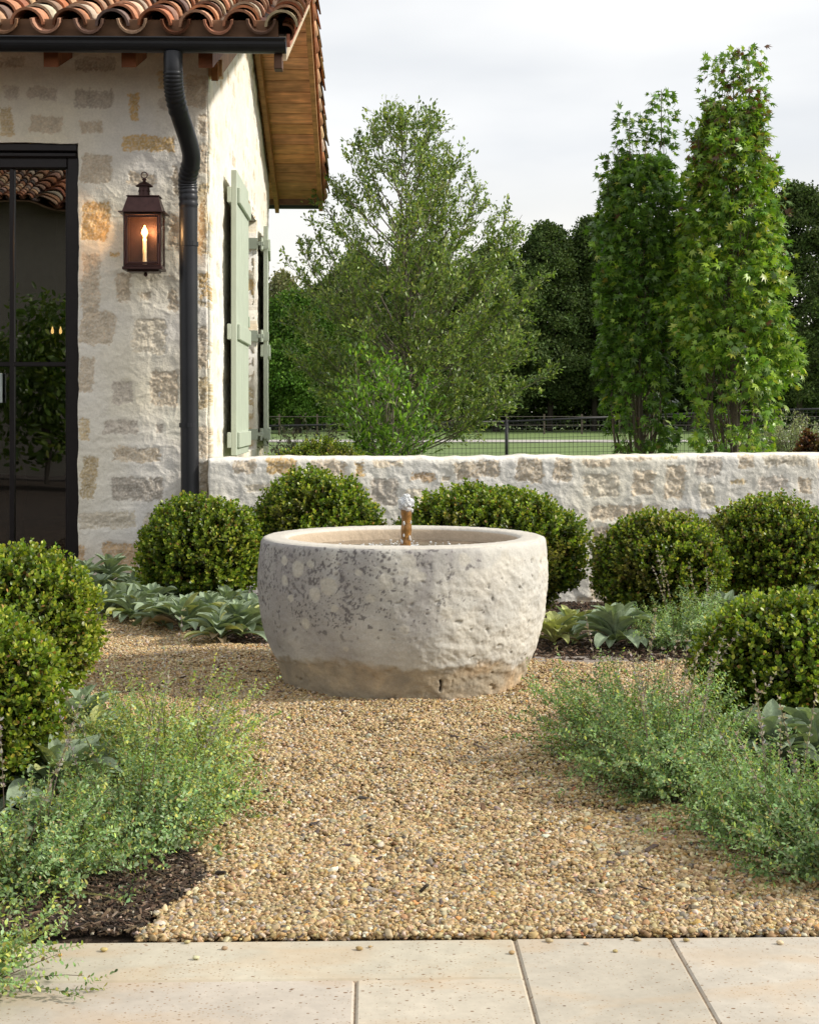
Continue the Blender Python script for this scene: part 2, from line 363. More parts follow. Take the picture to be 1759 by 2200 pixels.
# ------------------------------------------------------------------ rubble walls
MORT = np.array([.70, .63, .52])
SC = {'t': (.62, .515, .385), 'g': (.55, .485, .41), 'c': (.69, .61, .48), 'o': (.58, .46, .28), 'y': (.64, .44, .20), 'b': (.56, .39, .23), 'w': (.66, .60, .52)}
def rubble_wall(name, O, U, Vv, N, W, H, stones, material, parent, res=.0065, thick=.3, hole=None, top=None, seed=1, mort=MORT, back=True, streak=0.0, edge_wob=.008, base_stain=0.0, rough_amp=1.0, under=None, covplus=0.0):
    """stones: (u0,v0,u1,v1,kind) in metres on the wall"""
    O, U, Vv, N = (np.array(a, float) for a in (O, U, Vv, N))
    nu = int(W / res) + 1; nv = int(H / res) + 1
    u, v = np.meshgrid(np.linspace(0, W, nu), np.linspace(0, H, nv), indexing='ij')
    p3 = np.stack([u, v, np.zeros_like(u)], -1)
    Nf = lambda s, o=4, sd=0: fbm(p3, s, o, seed * 31 + sd)
    wx = fbm(p3, 5, 3, seed + 91) * .016; wy = fbm(p3, 5, 3, seed + 77) * .016
    col = np.ones(u.shape + (3,)) * mort
    col *= (1 + Nf(2.2, 4, 1) * .10)[..., None]
    col = col * (1 + np.array([.02, 0, -.08]) * (Nf(1.3, 3, 2) * 2.0)[..., None])
    disp = Nf(2.6, 3, 3) * .014 + Nf(11, 4, 4) * .0065 * rough_amp
    # trowel smears: ridges in the slurry
    rid = 1 - np.abs(Nf(4.5, 3, 5)); disp += (sst(.90, 1.0, rid)) * .002
    fine = Nf(55, 3, 6); grain = Nf(78, 2, 14); mid = Nf(17, 4, 7); gate = Nf(9, 4, 8)
    for k, (a0, b0, a1, b1, kd) in enumerate(stones):
        if covplus: kd = kd[0] + '%.2f' % (float(kd[1:] or .5) + covplus)
        c = np.array(SC[kd[0]]); cov = float(kd[1:]) if len(kd) > 1 else .5
        cx, cy, hx, hy = (a0 + a1) / 2, (b0 + b1) / 2, abs(a1 - a0) / 2, abs(b1 - b0) / 2
        i0 = max(int((cx - hx - .08) / W * (nu - 1)), 0); i1 = min(int((cx + hx + .08) / W * (nu - 1)) + 2, nu)
        j0 = max(int((cy - hy - .08) / H * (nv - 1)), 0); j1 = min(int((cy + hy + .08) / H * (nv - 1)) + 2, nv)
        if i1 <= i0 + 1 or j1 <= j0 + 1: continue
        sl = (slice(i0, i1), slice(j0, j1))
        rot = rng.normal() * .05
        x = (u[sl] + wx[sl] - cx); y = (v[sl] + wy[sl] - cy); x, y = x + rot * y, y - rot * x
        rr = .35 * min(hx, hy)
        qx = np.abs(x) - hx + rr; qy = np.abs(y) - hy + rr
        d = np.hypot(np.maximum(qx, 0), np.maximum(qy, 0)) + np.minimum(np.maximum(qx, qy), 0) - rr     # <0 inside
        e = -d + mid[sl] * .030 + fine[sl] * .022 - .006
        m = sst(-.003, .006, e) * (.58 + .42 * sst(-.22, .10, grain[sl] + fine[sl] * .5))
        m = m * sst(-.40 - cov * .5, -.10 - cov * .3, gate[sl] + fine[sl] * .7 + np.clip(-d, 0, .05) * 6 - .15)
        cc = c * (1 + rng.normal() * .10) * (1 + mid[sl] * .35 + fine[sl] * .30)[..., None]
        warm = sst(.0, .5, Nf_sub(p3[sl], 7, seed + 200 + k))[..., None]
        cc = cc * (1 - warm * .25) + warm * .25 * (np.array([.55, .34, .13]) if kd[0] in 'yob' else np.array([.5, .44, .36]))
        col[sl] = col[sl] * (1 - m[..., None]) + cc * m[..., None]
        disp[sl] += m * (-.004 + mid[sl] * .014 * rough_amp + fine[sl] * .006)
        rimm = np.exp(-((d - .016) / .009) ** 2); disp[sl] += rimm * .0022 * (mid[sl] + .4)
    if streak > 0:
        ps = p3 * np.array([1, .12, 1]); st_ = fbm(ps, 16, 4, seed + 50)
        disp += st_ * .012 * streak
        mm = sst(.28, .5, st_)[..., None] * .4 * streak
        col = col * (1 - mm) + mm * np.array([.42, .35, .27])
    if base_stain > 0:
        k_ = (sst(base_stain, 0, v + Nf(4, 3, 12) * .15) * .5)[..., None]
        col = col * (1 - k_) + k_ * np.array([.50, .35, .20])
    # uneven outline
    du = fbm(p3 + 5, 4, 4, seed + 61) * edge_wob * 1.6
    eu0 = np.exp(-u / .03); eu1 = np.exp(-(W - u) / .03)
    uu = u + du * (eu0 + eu1)
    vv = v.copy()
    if top is not None:
        tz = top(u); vv = v + tz * (v / H)
        rnd = np.clip((.05 - (H - v)) / .05, 0, 1); disp -= (1 - np.sqrt(np.clip(1 - rnd ** 2, 0, 1))) * .04
    ce = np.clip((.018 - np.minimum(u, W - u)) / .018, 0, 1); disp -= (1 - np.sqrt(np.clip(1 - ce ** 2, 0, 1))) * .014
    if hole is not None:
        for (h0, g0, h1, g1) in hole:
            du_ = fbm(p3 + 9, 5, 4, seed + 62) * edge_wob * 2
            near = np.exp(-np.abs(u - h1) / .02) + np.exp(-np.abs(u - h0) / .02); uu = uu + du_ * near * (v < g1 + .05)
            near = np.exp(-np.abs(v - g1) / .02); vv = vv + du_ * near * ((u > h0) & (u < h1))
    Pf = O + uu[..., None] * U + vv[..., None] * Vv + disp[..., None] * N
    Pb = O + uu[..., None] * U + vv[..., None] * Vv - thick * N
    keep = np.ones((nu - 1, nv - 1), bool)
    if hole is not None:
        uc = (u[:-1, :-1] + u[1:, 1:]) / 2; vc = (v[:-1, :-1] + v[1:, 1:]) / 2
        for (h0, g0, h1, g1) in hole: keep &= ~((uc > h0) & (uc < h1) & (vc > g0) & (vc < g1))
    if under is not None: keep &= (v[1:, 1:] + O[2]) < under(u[1:, 1:] + O[1])
    idx = np.arange(nu * nv).reshape(nu, nv); nV = nu * nv
    q = np.stack([idx[:-1, :-1], idx[1:, :-1], idx[1:, 1:], idx[:-1, 1:]], -1)
    fr = q[keep]
    # rim quads
    pad = np.zeros((nu + 1, nv + 1), bool); pad[1:-1, 1:-1] = keep
    rims = []
    a = pad[1:, 1:-1] != pad[:-1, 1:-1]          # edges at constant u index (nu x nv-1)
    ii, jj = np.nonzero(a); rims.append(np.stack([idx[ii, jj], idx[ii, jj + 1], idx[ii, jj + 1] + nV, idx[ii, jj] + nV], -1))
    a = pad[1:-1, 1:] != pad[1:-1, :-1]
    ii, jj = np.nonzero(a); rims.append(np.stack([idx[ii, jj], idx[ii + 1, jj], idx[ii + 1, jj] + nV, idx[ii, jj] + nV], -1))
    faces = [fr, np.concatenate(rims)] + ([fr[:, ::-1] + nV] if back else [])
    faces = [np.concatenate(faces)]
    V = np.concatenate([Pf.reshape(-1, 3), Pb.reshape(-1, 3)]); C2 = col.reshape(-1, 3)
    me = raw_mesh(name, V, faces, np.clip(np.concatenate([C2, C2]), 0.01, .85), True)
    return link(name, me, material, parent)
def Nf_sub(p, s, sd): return fbm(p, s, 3, sd)

def random_stones(W, H, n, r, avoid=None, kinds='ttgcoyw'):
    out = []
    y = .05
    while y < H:
        h = r.uniform(.10, .20); x = r.uniform(-.1, .1)
        while x < W:
            wd = r.uniform(.14, .36)
            if r.random() < .62 and not (avoid and avoid(x, y, x + wd, y + h)):
                out.append((x, y, x + wd * .8, y + h * .75, r.choice(list(kinds)) + '%.2f' % r.uniform(.1, .7)))
            x += wd + .06
        y += h + .05
    return out

# ================================================================== GROUND
FY = 10.6                                  # plane of the house front
XC = float(P(447, 500, FY)[0])             # front right corner of the house
GW = 10.4                                  # garden wall front
def ground_h(x, y):
    x = np.asarray(x, float); y = np.asarray(y, float)
    dip = sst(7.6, 9.6, y) * sst(11.2, 10.7, y) * sst(-1.3, -.4, x) * .15
    return -dip
PEB_POLY = np.array([G(x, y)[:2] for x, y in ((292, 2060), (300, 2024), (322, 1975), (385, 1935), (450, 1895), (380, 1780), (120, 1640), (60, 1480), (150, 1305), (300, 1325), (420, 1360), (520, 1392), (640, 1392),
        (900, 1395), (1165, 1422), (1520, 1428), (1620, 1480), (1500, 1530), (1430, 1620), (1430, 1730), (1560, 1775), (1660, 1830), (1740, 1890), (1900, 1950), (2100, 2010), (2100, 2060))])
def in_poly(x, y, poly):
    c = np.zeros(x.shape, bool); n = len(poly)
    for i in range(n):
        x0, y0 = poly[i]; x1, y1 = poly[(i + 1) % n]
        t = ((y0 > y) != (y1 > y)); 
        with np.errstate(divide='ignore', invalid='ignore'): xi = (x1 - x0) * (y - y0) / (y1 - y0) + x0
        c ^= t & (x < xi)
    return c
# lawn sheet to the horizon
V = np.array([[-700, 10.9, -.02], [700, 10.9, -.02], [700, 900, -.02], [-700, 900, -.02]], float)
tag(link('lawn', raw_mesh('lawn', V, [np.array([[0, 1, 2, 3]])]), M_grass), kind='structure')
V = np.array([[-700, -300, -.22], [700, -300, -.22], [700, 10.95, -.22], [-700, 10.95, -.22]], float)
tag(link('ground', raw_mesh('ground', V, [np.array([[0, 1, 2, 3]])]), M_soil), kind='structure')
# planting soil
gx, gy = np.meshgrid(np.arange(-6, 8.01, .03), np.arange(2.0, 11.0, .03), indexing='ij')
gp = np.stack([gx, gy, gx * 0], -1)
gz = ground_h(gx, gy) - .012 + fbm(gp, 3, 4, 5) * .018 + fbm(gp, 16, 3, 6) * .006
gz = np.where(gy < 3.29, np.minimum(gz, -.03) - .06, gz)
idx = np.arange(gx.size).reshape(gx.shape)
tag(link('soil', raw_mesh('soil', np.stack([gx, gy, gz], -1).reshape(-1, 3), [np.stack([idx[:-1,:-1], idx[1:,:-1], idx[1:,1:], idx[:-1,1:]], -1).reshape(-1, 4)]), M_soil), kind='structure')

# gravel: loose pebbles, uncountable
def ico(sub):
    t = (1 + 5 ** .5) / 2
    V = nrm(np.array([[-1,t,0],[1,t,0],[-1,-t,0],[1,-t,0],[0,-1,t],[0,1,t],[0,-1,-t],[0,1,-t],[t,0,-1],[t,0,1],[-t,0,-1],[-t,0,1]], float))
    Fc = [[0,11,5],[0,5,1],[0,1,7],[0,7,10],[0,10,11],[1,5,9],[5,11,4],[11,10,2],[10,7,6],[7,1,8],[3,9,4],[3,4,2],[3,2,6],[3,6,8],[3,8,9],[4,9,5],[2,4,11],[6,2,10],[8,6,7],[9,8,1]]
    for _ in range(sub):
        V = list(map(tuple, V)); mid = {}; nf = []
        def m(a, b):
            k = (min(a, b), max(a, b))
            if k not in mid: mid[k] = len(V); V.append(tuple(nrm(np.array(V[a]) + np.array(V[b]))))
            return mid[k]
        for a, b, c in Fc:
            ab, bc, ca = m(a, b), m(b, c), m(c, a); nf += [[a,ab,ca],[b,bc,ab],[c,ca,bc],[ab,bc,ca]]
        Fc = nf; V = np.array(V)
    return V, np.array(Fc)
TY = 6.5; TX = float(P(866, 1200, TY)[0])
def grav_h(x, y):
    p = np.stack([x, y, x * 0], -1); return .004 + (fbm(p, 1.6, 3, 41) * .026 + fbm(p, 5, 2, 43) * .022) * (.08 + .92 * sst(3.3, 3.7, y)) + .003 * np.exp(-((np.hypot(x - TX, y - TY) - .56) / .12) ** 2)
PEB_COL = [(.42,.295,.14),(.50,.38,.21),(.33,.22,.10),(.56,.46,.30),(.22,.14,.065),(.29,.25,.20),(.60,.54,.43),(.43,.25,.08),(.36,.26,.15),(.10,.08,.07),(.33,.13,.07)]
PEB_W = [26, 24, 15, 11, 7, 7, 3.5, 4, 14, 1.6, .5]
def pebbles(y0, y1, dens, sub, smin, smax, r):
    x0, x1 = PEB_POLY[:, 0].min(), PEB_POLY[:, 0].max()
    n = int((x1 - x0) * (y1 - y0) * dens); x1 = min(x1, 2.6); n = int((x1 - x0) * (y1 - y0) * dens); x = r.uniform(x0, x1, n); y = r.uniform(y0, y1, n)
    wob = fbm(np.stack([x, y, x * 0], -1), 7, 3, 44) * .08
    k = in_poly(x + wob, y + wob * .6, PEB_POLY) & (y > 3.2835) & (np.hypot(x - TX, y - TY) > .47); x, y = x[k], y[k]; n = len(x)
    T, f = ico(sub); out = []; outf = []; outt = []; o = 0
    sz = np.exp(r.normal(0, .26, n)) * (smin + smax) / 2
    ax = np.stack([sz * r.uniform(.9, 1.35, n), sz * r.uniform(.7, .95, n), sz * r.uniform(.45, .75, n)], -1) * .5
    lump = [T * (1 + fbm(T * 1.1 + 7 * i, 1.0, 2, 70 + i) * .95)[:, None] for i in range(16)]
    which = r.integers(0, 16, n); yaw = r.uniform(0, 2 * PI, n); tl = r.normal(0, .38, n); tl2 = r.normal(0, .3, n)
    z = grav_h(x, y) + ground_h(x, y) + r.uniform(-.004, .009, n)
    Vl = np.array(lump)[which] * ax[:, None]
    c, s = np.cos(tl)[:, None], np.sin(tl)[:, None]; X_, Y_, Z_ = Vl[..., 0], Vl[..., 1], Vl[..., 2]
    X2, Z2 = X_ * c - Z_ * s, X_ * s + Z_ * c
    c, s = np.cos(tl2)[:, None], np.sin(tl2)[:, None]; Y2, Z3 = Y_ * c - Z2 * s, Y_ * s + Z2 * c
    c, s = np.cos(yaw)[:, None], np.sin(yaw)[:, None]; X3, Y3 = X2 * c - Y2 * s, X2 * s + Y2 * c
    W = np.stack([X3 + x[:, None], Y3 + y[:, None], Z3 + z[:, None]], -1)
    nv = len(T); Fa = (f[None] + (np.arange(n) * nv)[:, None, None]).reshape(-1, 3)
    return W.reshape(-1, 3), Fa, np.repeat(tints(n, PEB_COL, PEB_W, .12, r), nv, 0)
TY = 6.5; TX = float(P(866, 1200, TY)[0])
r_ = np.random.default_rng(11)
def stray(r, n=18):
    T, f = ico(1); x = r.uniform(-1.0, 1.3, n); y = py_edge - np.abs(r.normal(0, .05, n)) - .008; V = []; Fc = []
    for i in range(n):
        s_ = r.uniform(.003, .007); V.append(T * np.array([s_ * 1.3, s_, s_ * .7]) * (1 + fbm(T + i, 1, 2, 9) * .5)[:, None] + np.array([x[i], y[i], .004 + s_ * .5])); Fc.append(f + i * len(T))
    return np.concatenate(V), np.concatenate(Fc), np.repeat(tints(n, PEB_COL, PEB_W, .12, r), len(T), 0)
py_edge = float(G(880, 2021)[1]); ps = stray(np.random.default_rng(2))
pa = pebbles(3.27, 4.3, 40000, 1, .0095, .0130, r_); pb = pebbles(4.3, 8.8, 32000, 0, .010, .0135, r_)
me = raw_mesh('gravel', np.concatenate([pa[0], pb[0], ps[0]]), [np.concatenate([pa[1], pb[1] + len(pa[0]), ps[1] + len(pa[0]) + len(pb[0])])], np.concatenate([pa[2], pb[2], ps[2]]), True)
tag(link('gravel', me, M_gravel), 'tan and cream river pebbles covering the ground round the stone trough', 'gravel', kind='stuff')
# packed bed under the pebbles
pk = np.stack([gx, gy, gx * 0], -1); inn = in_poly(gx, gy, PEB_POLY) & (gy > 3.24)
q = np.stack([idx[:-1,:-1], idx[1:,:-1], idx[1:,1:], idx[:-1,1:]], -1)[inn[:-1,:-1] & inn[1:,1:] & inn[1:,:-1] & inn[:-1,1:]]
gz2 = grav_h(gx, gy) + ground_h(gx, gy) - .004 - .004 - .05 * (gy < 3.25)
M_bed = mat('gravel_bed', (.20, .135, .07), .95, noise=[(90, 4, .4)], bump=[(90, .8, .01)])
tag(link('gravel_path', raw_mesh('gravel_path', np.stack([gx, gy, gz2], -1).reshape(-1, 3), [q]), M_bed), kind='structure')

# bark mulch chips, twigs
def chips(n, region, name, label, cols, wts, lmin, lmax, lift=0.0, r=np.random.default_rng(5)):
    x = r.uniform(region[0], region[1], n); y = r.uniform(region[2], region[3], n)
    k = ~in_poly(x, y, PEB_POLY) if lift == 0 else in_poly(x, y, PEB_POLY)
    k &= (y > 3.32); x, y = x[k], y[k]; n = len(x)
    V = np.array([[a, b, c] for a in (-.5, .5) for b in (-.5, .5) for c in (-.5, .5)], float) * (1 + r.normal(size=(8, 3)) * .12)
    Fq = np.array([[0,1,3,2],[4,6,7,5],[0,4,5,1],[2,3,7,6],[0,2,6,4],[1,5,7,3]])
    ln = r.uniform(lmin, lmax, n); wd = ln * r.uniform(.12, .4, n); th = r.uniform(.002, .006, n)
    yaw = r.uniform(0, 2 * PI, n); pt = r.normal(0, .28, n)
    W = V[None] * np.stack([ln, wd, th], -1)[:, None]; W = W + np.array([0, 0, 0])
    taper = 1 - .4 * (W[..., 0:1] > 0); W[..., 1:2] *= taper
    c, s = np.cos(pt)[:, None], np.sin(pt)[:, None]; X_, Z_ = W[..., 0] * c - W[..., 2] * s, W[..., 0] * s + W[..., 2] * c
    c, s = np.cos(yaw)[:, None], np.sin(yaw)[:, None]; X3, Y3 = X_ * c - W[..., 1] * s, X_ * s + W[..., 1] * c
    z = ground_h(x, y) + (grav_h(x, y) + .012 if lift else 0.004 + r.uniform(0, .012, n))
    W = np.stack([X3 + x[:, None], Y3 + y[:, None], Z_ + z[:, None]], -1)
    me = raw_mesh(name, W.reshape(-1, 3), [(Fq[None] + (np.arange(n) * 8)[:, None, None]).reshape(-1, 4)], np.repeat(tints(n, cols, wts, .25, r), 8, 0), False)
    tag(link(name, me, M_chip), label, name.replace('_', ' '), kind='stuff')
chips(110000, (-2.8, 4.2, 3.3, 10.3), 'bark_mulch', 'dark shredded bark mulch on the soil under the garden plants', [(.06,.035,.02),(.12,.075,.045),(.22,.15,.10),(.30,.24,.18),(.03,.02,.015)], [5, 5, 2, 1, 4], .008, .032)
chips(26000, (-1.25, -.35, 3.3, 4.3), 'wood_chips', 'fine dark twigs and shreds on the bare soil at the lower left beside the paving', [(.05,.03,.018),(.10,.065,.04),(.20,.14,.09),(.32,.26,.20),(.025,.018,.012)], [6, 5, 2, 1, 6], .006, .028, r=np.random.default_rng(55))
chips(260, (-1.2, 2.4, 3.4, 7.5), 'leaf_litter', 'few dark dry leaf and twig scraps scattered over the gravel', [(.05,.035,.03),(.14,.10,.08),(.2,.12,.06)], [4, 3, 1], .012, .05, 1.0)

# paving slabs
mb = MB(); zt = .004
def slab(x0, x1, y0, y1):
    g = .0021; k_ = rng.uniform(.93, 1.06); mb.box((x0 + g, y0 + g, -.06), (x1 - g, y1 - g, zt - rng.uniform(0, .0015)), .0045, tint=(k_, k_ * rng.uniform(.98, 1.01), k_ * rng.uniform(.95, 1.02)))
py0 = float(G(880, 2021)[1]); py1 = float(G(764, 2107)[1])
xs = [float(G(1104, 2021)[0]), float(G(1440, 2021)[0])]
xj = float(G(764, 2107)[0]); xl = float(G(35, 2022)[0])
slab(xl, xs[0], py1, py0); slab(xl - .25, xj, py1 - .45, py1); slab(xj, xs[0], py1 - .45, py1)
slab(xs[0], xs[1], py0 - .62, py0); slab(xs[1], xs[1] + .62, py0 - .62, py0); slab(xs[1] + .62, xs[1] + 1.3, py0 - .62, py0)
slab(xj - .9, xj + .1, py1 - .95, py1 - .45); slab(xj + .1, xs[0], py1 - .95, py1 - .45); slab(xs[0], xs[0] + .9, py1 - .95, py0 - .62); slab(xs[0] + .9, xs[1] + 1.3, py1 - .95, py0 - .62)
slab(xl - 1.2, xl - .25, py1 - .95, py1)
tag(mb.build('pavement', M_trav), kind='structure')
mb = MB(); mb.box((xl - 1.2, py1 - .94, -.05), (xs[1] + 1.3, py0 - .004, -.0015)); M_joint = mat('joint_sand', (.26, .20, .14), .95, noise=[(60, 4, .4)])
tag(mb.build('joint_sand', M_joint), kind='structure')
# flat stone edging behind the trough
a = G(1150, 1424); b = G(1352, 1424)
mb = MB(); mb.box((a[0], a[1] - .02, -.04), (b[0], a[1] + .12, .010), .006, tint=(.27, .23, .20))
M_edge = mat('edging_stone', (1, 1, 1), .85, use_tint=True, noise=[(20, 4, .2)], bump=[(50, .4, .006)])
tag(mb.build('edging_slab', M_edge), 'flat grey stone edging slab on the gravel behind the trough', 'slab')

# far lane and field
V = []
for i in range(25):
    x = -40 + i * 4.5; yy = 58 + 2.6 * math.sin(i * .25) + i * .25
    V += [[x, yy, .0], [x, yy + 5.5, .0]]
q = [[2*i, 2*i+2, 2*i+3, 2*i+1] for i in range(24)]
tag(link('lane', raw_mesh('lane', np.array(V), [np.array(q)]), M_road), kind='structure')

# ================================================================== HOUSE
house = empty('stone_house', (XC, FY, 0), 'rustic limestone farmhouse with clay tile roof and dark glazed door', 'house')
s1 = 2.394; 
def st_px(lst, scale, ox, oy, Y, O):
    out = []
    for x0, y0, x1, y1, k in lst:
        a = P(ox + x0 / scale, oy + y0 / scale, Y); b = P(ox + x1 / scale, oy + y1 / scale, Y)
        out.append((a[0] - O[0], b[2] - O[2], b[0] - O[0], a[2] - O[2], k))
    return out
FO = np.array([-4.3, FY, -.12])
fst = st_px([(10,430,100,510,'g.2'),(140,445,300,515,'g.8'),(380,455,590,560,'g.6'),(0,545,75,705,'o.9'),(150,590,320,690,'t.5'),(410,620,535,685,'t.5'),
    (660,470,720,625,'y.3'),(810,350,870,460,'o.5'),(810,500,870,580,'g.4'),(625,695,905,785,'y.5'),(415,785,575,950,'t.9'),(655,885,800,960,'t.6'),(885,850,925,1010,'t.5'),
    (1015,730,1075,900,'t.5'),(415,1035,570,1240,'y.6'),(1015,935,1075,1310,'o.9'),(860,1100,925,1290,'t.6'),(420,1300,520,1640,'t.7'),(595,1400,680,1560,'t.4'),
    (0,290,130,350,'g.4'),(380,290,600,370,'g.3'),(950,380,1070,560,'t.7'),(1015,580,1070,700,'t.4'),(560,1290,620,1330,'y.0')], s1, 0, 0, FY, FO)
fst += st_px([(600,60,680,190,'t.4'),(715,155,780,205,'t.1'),(1015,60,1080,200,'y.6'),(1015,205,1075,250,'o.4'),(410,255,595,440,'t.8'),(680,290,860,480,'c.7'),(1015,330,1075,560,'t.5'),
    (400,495,490,685,'t.6'),(570,615,690,740,'g.6'),(775,560,920,750,'t.8'),(1015,590,1075,770,'o.6'),(525,815,720,895,'g.5'),(800,840,845,890,'g.5'),(400,810,465,930,'o.6'),
    (1015,850,1080,1020,'t.8'),(575,955,825,1040,'t.4'),(415,1005,500,1230,'o.8'),(570,1110,845,1240,'g.7'),(1020,1030,1080,1230,'t.7'),(405,1290,700,1385,'c.6'),
    (385,1460,440,1580,'b.7'),(515,1450,720,1600,'b.7'),(860,150,920,260,'t.3'),(740,1290,900,1400,'c.5'),(1020,1250,1080,1400,'t.6'),(780,1440,960,1580,'t.5')], s1, 0, 560, FY, FO)
dx1 = float(P(168, 700, FY)[0]); dz1 = float(P(100, 308, FY)[2]); dx0 = dx1 - 2.25
rubble_wall('wall', FO, (1, 0, 0), (0, 0, 1), (0, -1, 0), XC - FO[0], 3.84, fst, M_wall, house, res=.006, thick=.32,
    hole=[(dx0 - FO[0], -1, dx1 - FO[0], dz1 - FO[2])], seed=2, back=False, base_stain=.5, mort=np.array([.83, .775, .665]))
# gable wall
GO = np.array([XC - .004, FY + .012, -.12]); GL = 16.85 - FY
wz0, wz1 = .80, 3.06; wy0, wy1 = 12.9, 15.1
gst = []
rg = np.random.default_rng(8)
for (a, b, c, d, k) in random_stones(GL, 4.9, 0, rg, kinds='ttgccw'): gst.append((a, b, c, d, 'wct'[int(rg.integers(0, 3))] + '%.2f' % (float(k[1:]) * .15)))
def roof_z(y): return 3.61 + .365 * (3.7 - np.abs(y - 13.75))
nsv = rubble_wall
g_ = rubble_wall('gable_wall', GO, (0, 1, 0), (0, 0, 1), (1, 0, 0), GL, 4.86, gst, M_wall, house, res=.012, thick=.34,
    hole=[(wy0 - GO[1], wz0 - GO[2], wy1 - GO[1], wz1 - GO[2])], seed=5, back=False, mort=np.array([.76, .72, .65]), streak=.8, edge_wob=.006, under=lambda y: roof_z(y) + .015)
# far jamb of the window, rough ochre and tan stones
rubble_wall('window_jamb', (XC - .40, wy1 - .006, wz0), (1, 0, 0), (0, 0, 1), (0, -1, 0), .385, wz1 - wz0,
    [(.02, .02, .37, .22, 'y.8'), (.02, .26, .37, .62, 'o.7'), (.05, .66, .37, 1.0, 't.7'), (.02, 1.04, .37, 1.22, 't.7'), (.03, 1.26, .37, 1.7, 'y.8'), (.02, 1.74, .37, 2.0, 't.7'), (.02, 2.02, .37, 2.24, 't.6')], M_wall, house, res=.01, thick=.02, seed=9, back=False)
mb = MB(); mb.box((XC - .40, wy0, wz0 - .06), (XC - .005, wy1, wz0 - .005), tint=MORT); mb.build('window_sill', M_wall, house); mb = MB(); mb.box((XC - .40, wy0, wz1 + .005), (XC - .005, wy1, wz1 + .08), tint=(.3, .2, .1))
mb.build('window_lintel', M_wall, house)
wf = MB()
for y in (wy0 + .03, (wy0 + wy1) / 2, wy1 - .03): wf.box((XC - .44, y - .03, wz0), (XC - .38, y + .03, wz1), .004)
for z in (wz0 + .03, (wz0 + wz1) / 2, wz1 - .03): wf.box((XC - .435, wy0, z - .03), (XC - .385, wy1, z + .03), .004)
wfo = wf.build('window', M_bronze, house)
mb = MB(); mb.box((XC - .42, wy0, wz0), (XC - .41, wy1, wz1)); mb.build('pane', M_glass, wfo)
# other walls and inside
mb = MB()
mb.box((-4.35, 16.6, -.1), (XC - .02, 16.84, 3.75)); mb.box((-4.4, FY + .05, -.1), (-4.2, 16.84, 3.75))
mb.build('back_wall', M_wall, house)
mb = MB(); mb.box((-4.18, FY + .34, -.05), (XC - .36, 16.5, .0)); mb.build('room_floor', M_table, house)
mb = MB(); mb.box((-4.18, FY + .34, 3.3), (XC - .36, 16.5, 3.4)); mb.box((-4.18, 16.4, 0), (XC - .36, 16.5, 3.3)); mb.box((-4.19, FY + .34, 0), (-4.1, 16.4, 3.3))
mb.build('room_walls', M_room, house)

# shutters
def shutter(y0, y1, x0, x1, name='shutter'):
    mb = MB(); n = 5; w_ = (y1 - y0) / n
    for i in range(n):
        mb.box((x0, y0 + i * w_ + .002, wz0 + .02), (x1, y0 + (i + 1) * w_ - .002, wz1 - .03), .004)
    o = mb.build(name, M_paint, house)
    for z in (wz0 + .14, wz0 + .98, wz1 - .22):
        b_ = MB(); b_.box((x1 + .001, y0 + .05, z - .06), (x1 + .024, y1 - .03, z + .06), .004); b_.box((x0 - .03, y0 - .001, z - .06), (x0 - .001, y1 - .03, z + .06), .004)
        b_.build('batten', M_paint, o)
    return o
sxa, sxb = XC + .057, XC + .100
s_n = shutter(11.72, 12.86, sxa, sxb)
s_f = shutter(15.2, 16.3, sxa, sxb)
s_f.location = (0, 0, 0)
for o_ in [s_f] + [c for c in S.objects if c.parent == s_f]:
    for v_ in o_.data.vertices: v_.co.x -= (v_.co.y - 15.2) * .062
for (yy, o) in ((wy1 + .0, s_f), (wy0, s_n)):
    for z in (wz0 + .14, wz0 + 1.12, wz1 - .22):
        h = MB(); sg = 1 if yy > 14 else -1
        h.box((XC - .16, yy - sg * .014 - .004, z - .055), (XC + .01, yy - sg * .014 + .004, z + .055), .001)
        h.tube([(XC + .045, yy - .005, z - .06), (XC + .045, yy - .005, z + .06)], .016, 8)
        h.box((XC + .01, yy - .02, z - .018), (XC + .07, yy + .02, z + .018), .001)
        h.box((sxa - .012, yy + sg * .05, z - .045), (sxb + .012, yy + sg * .095, z + .045), .002)
        for dz in (-.035, 0, .035): h.tube([(XC - .11, yy - sg * .022, z + dz), (XC - .11, yy - sg * .012, z + dz)], .008, 6)
        h.build('hinge', M_paint, o)

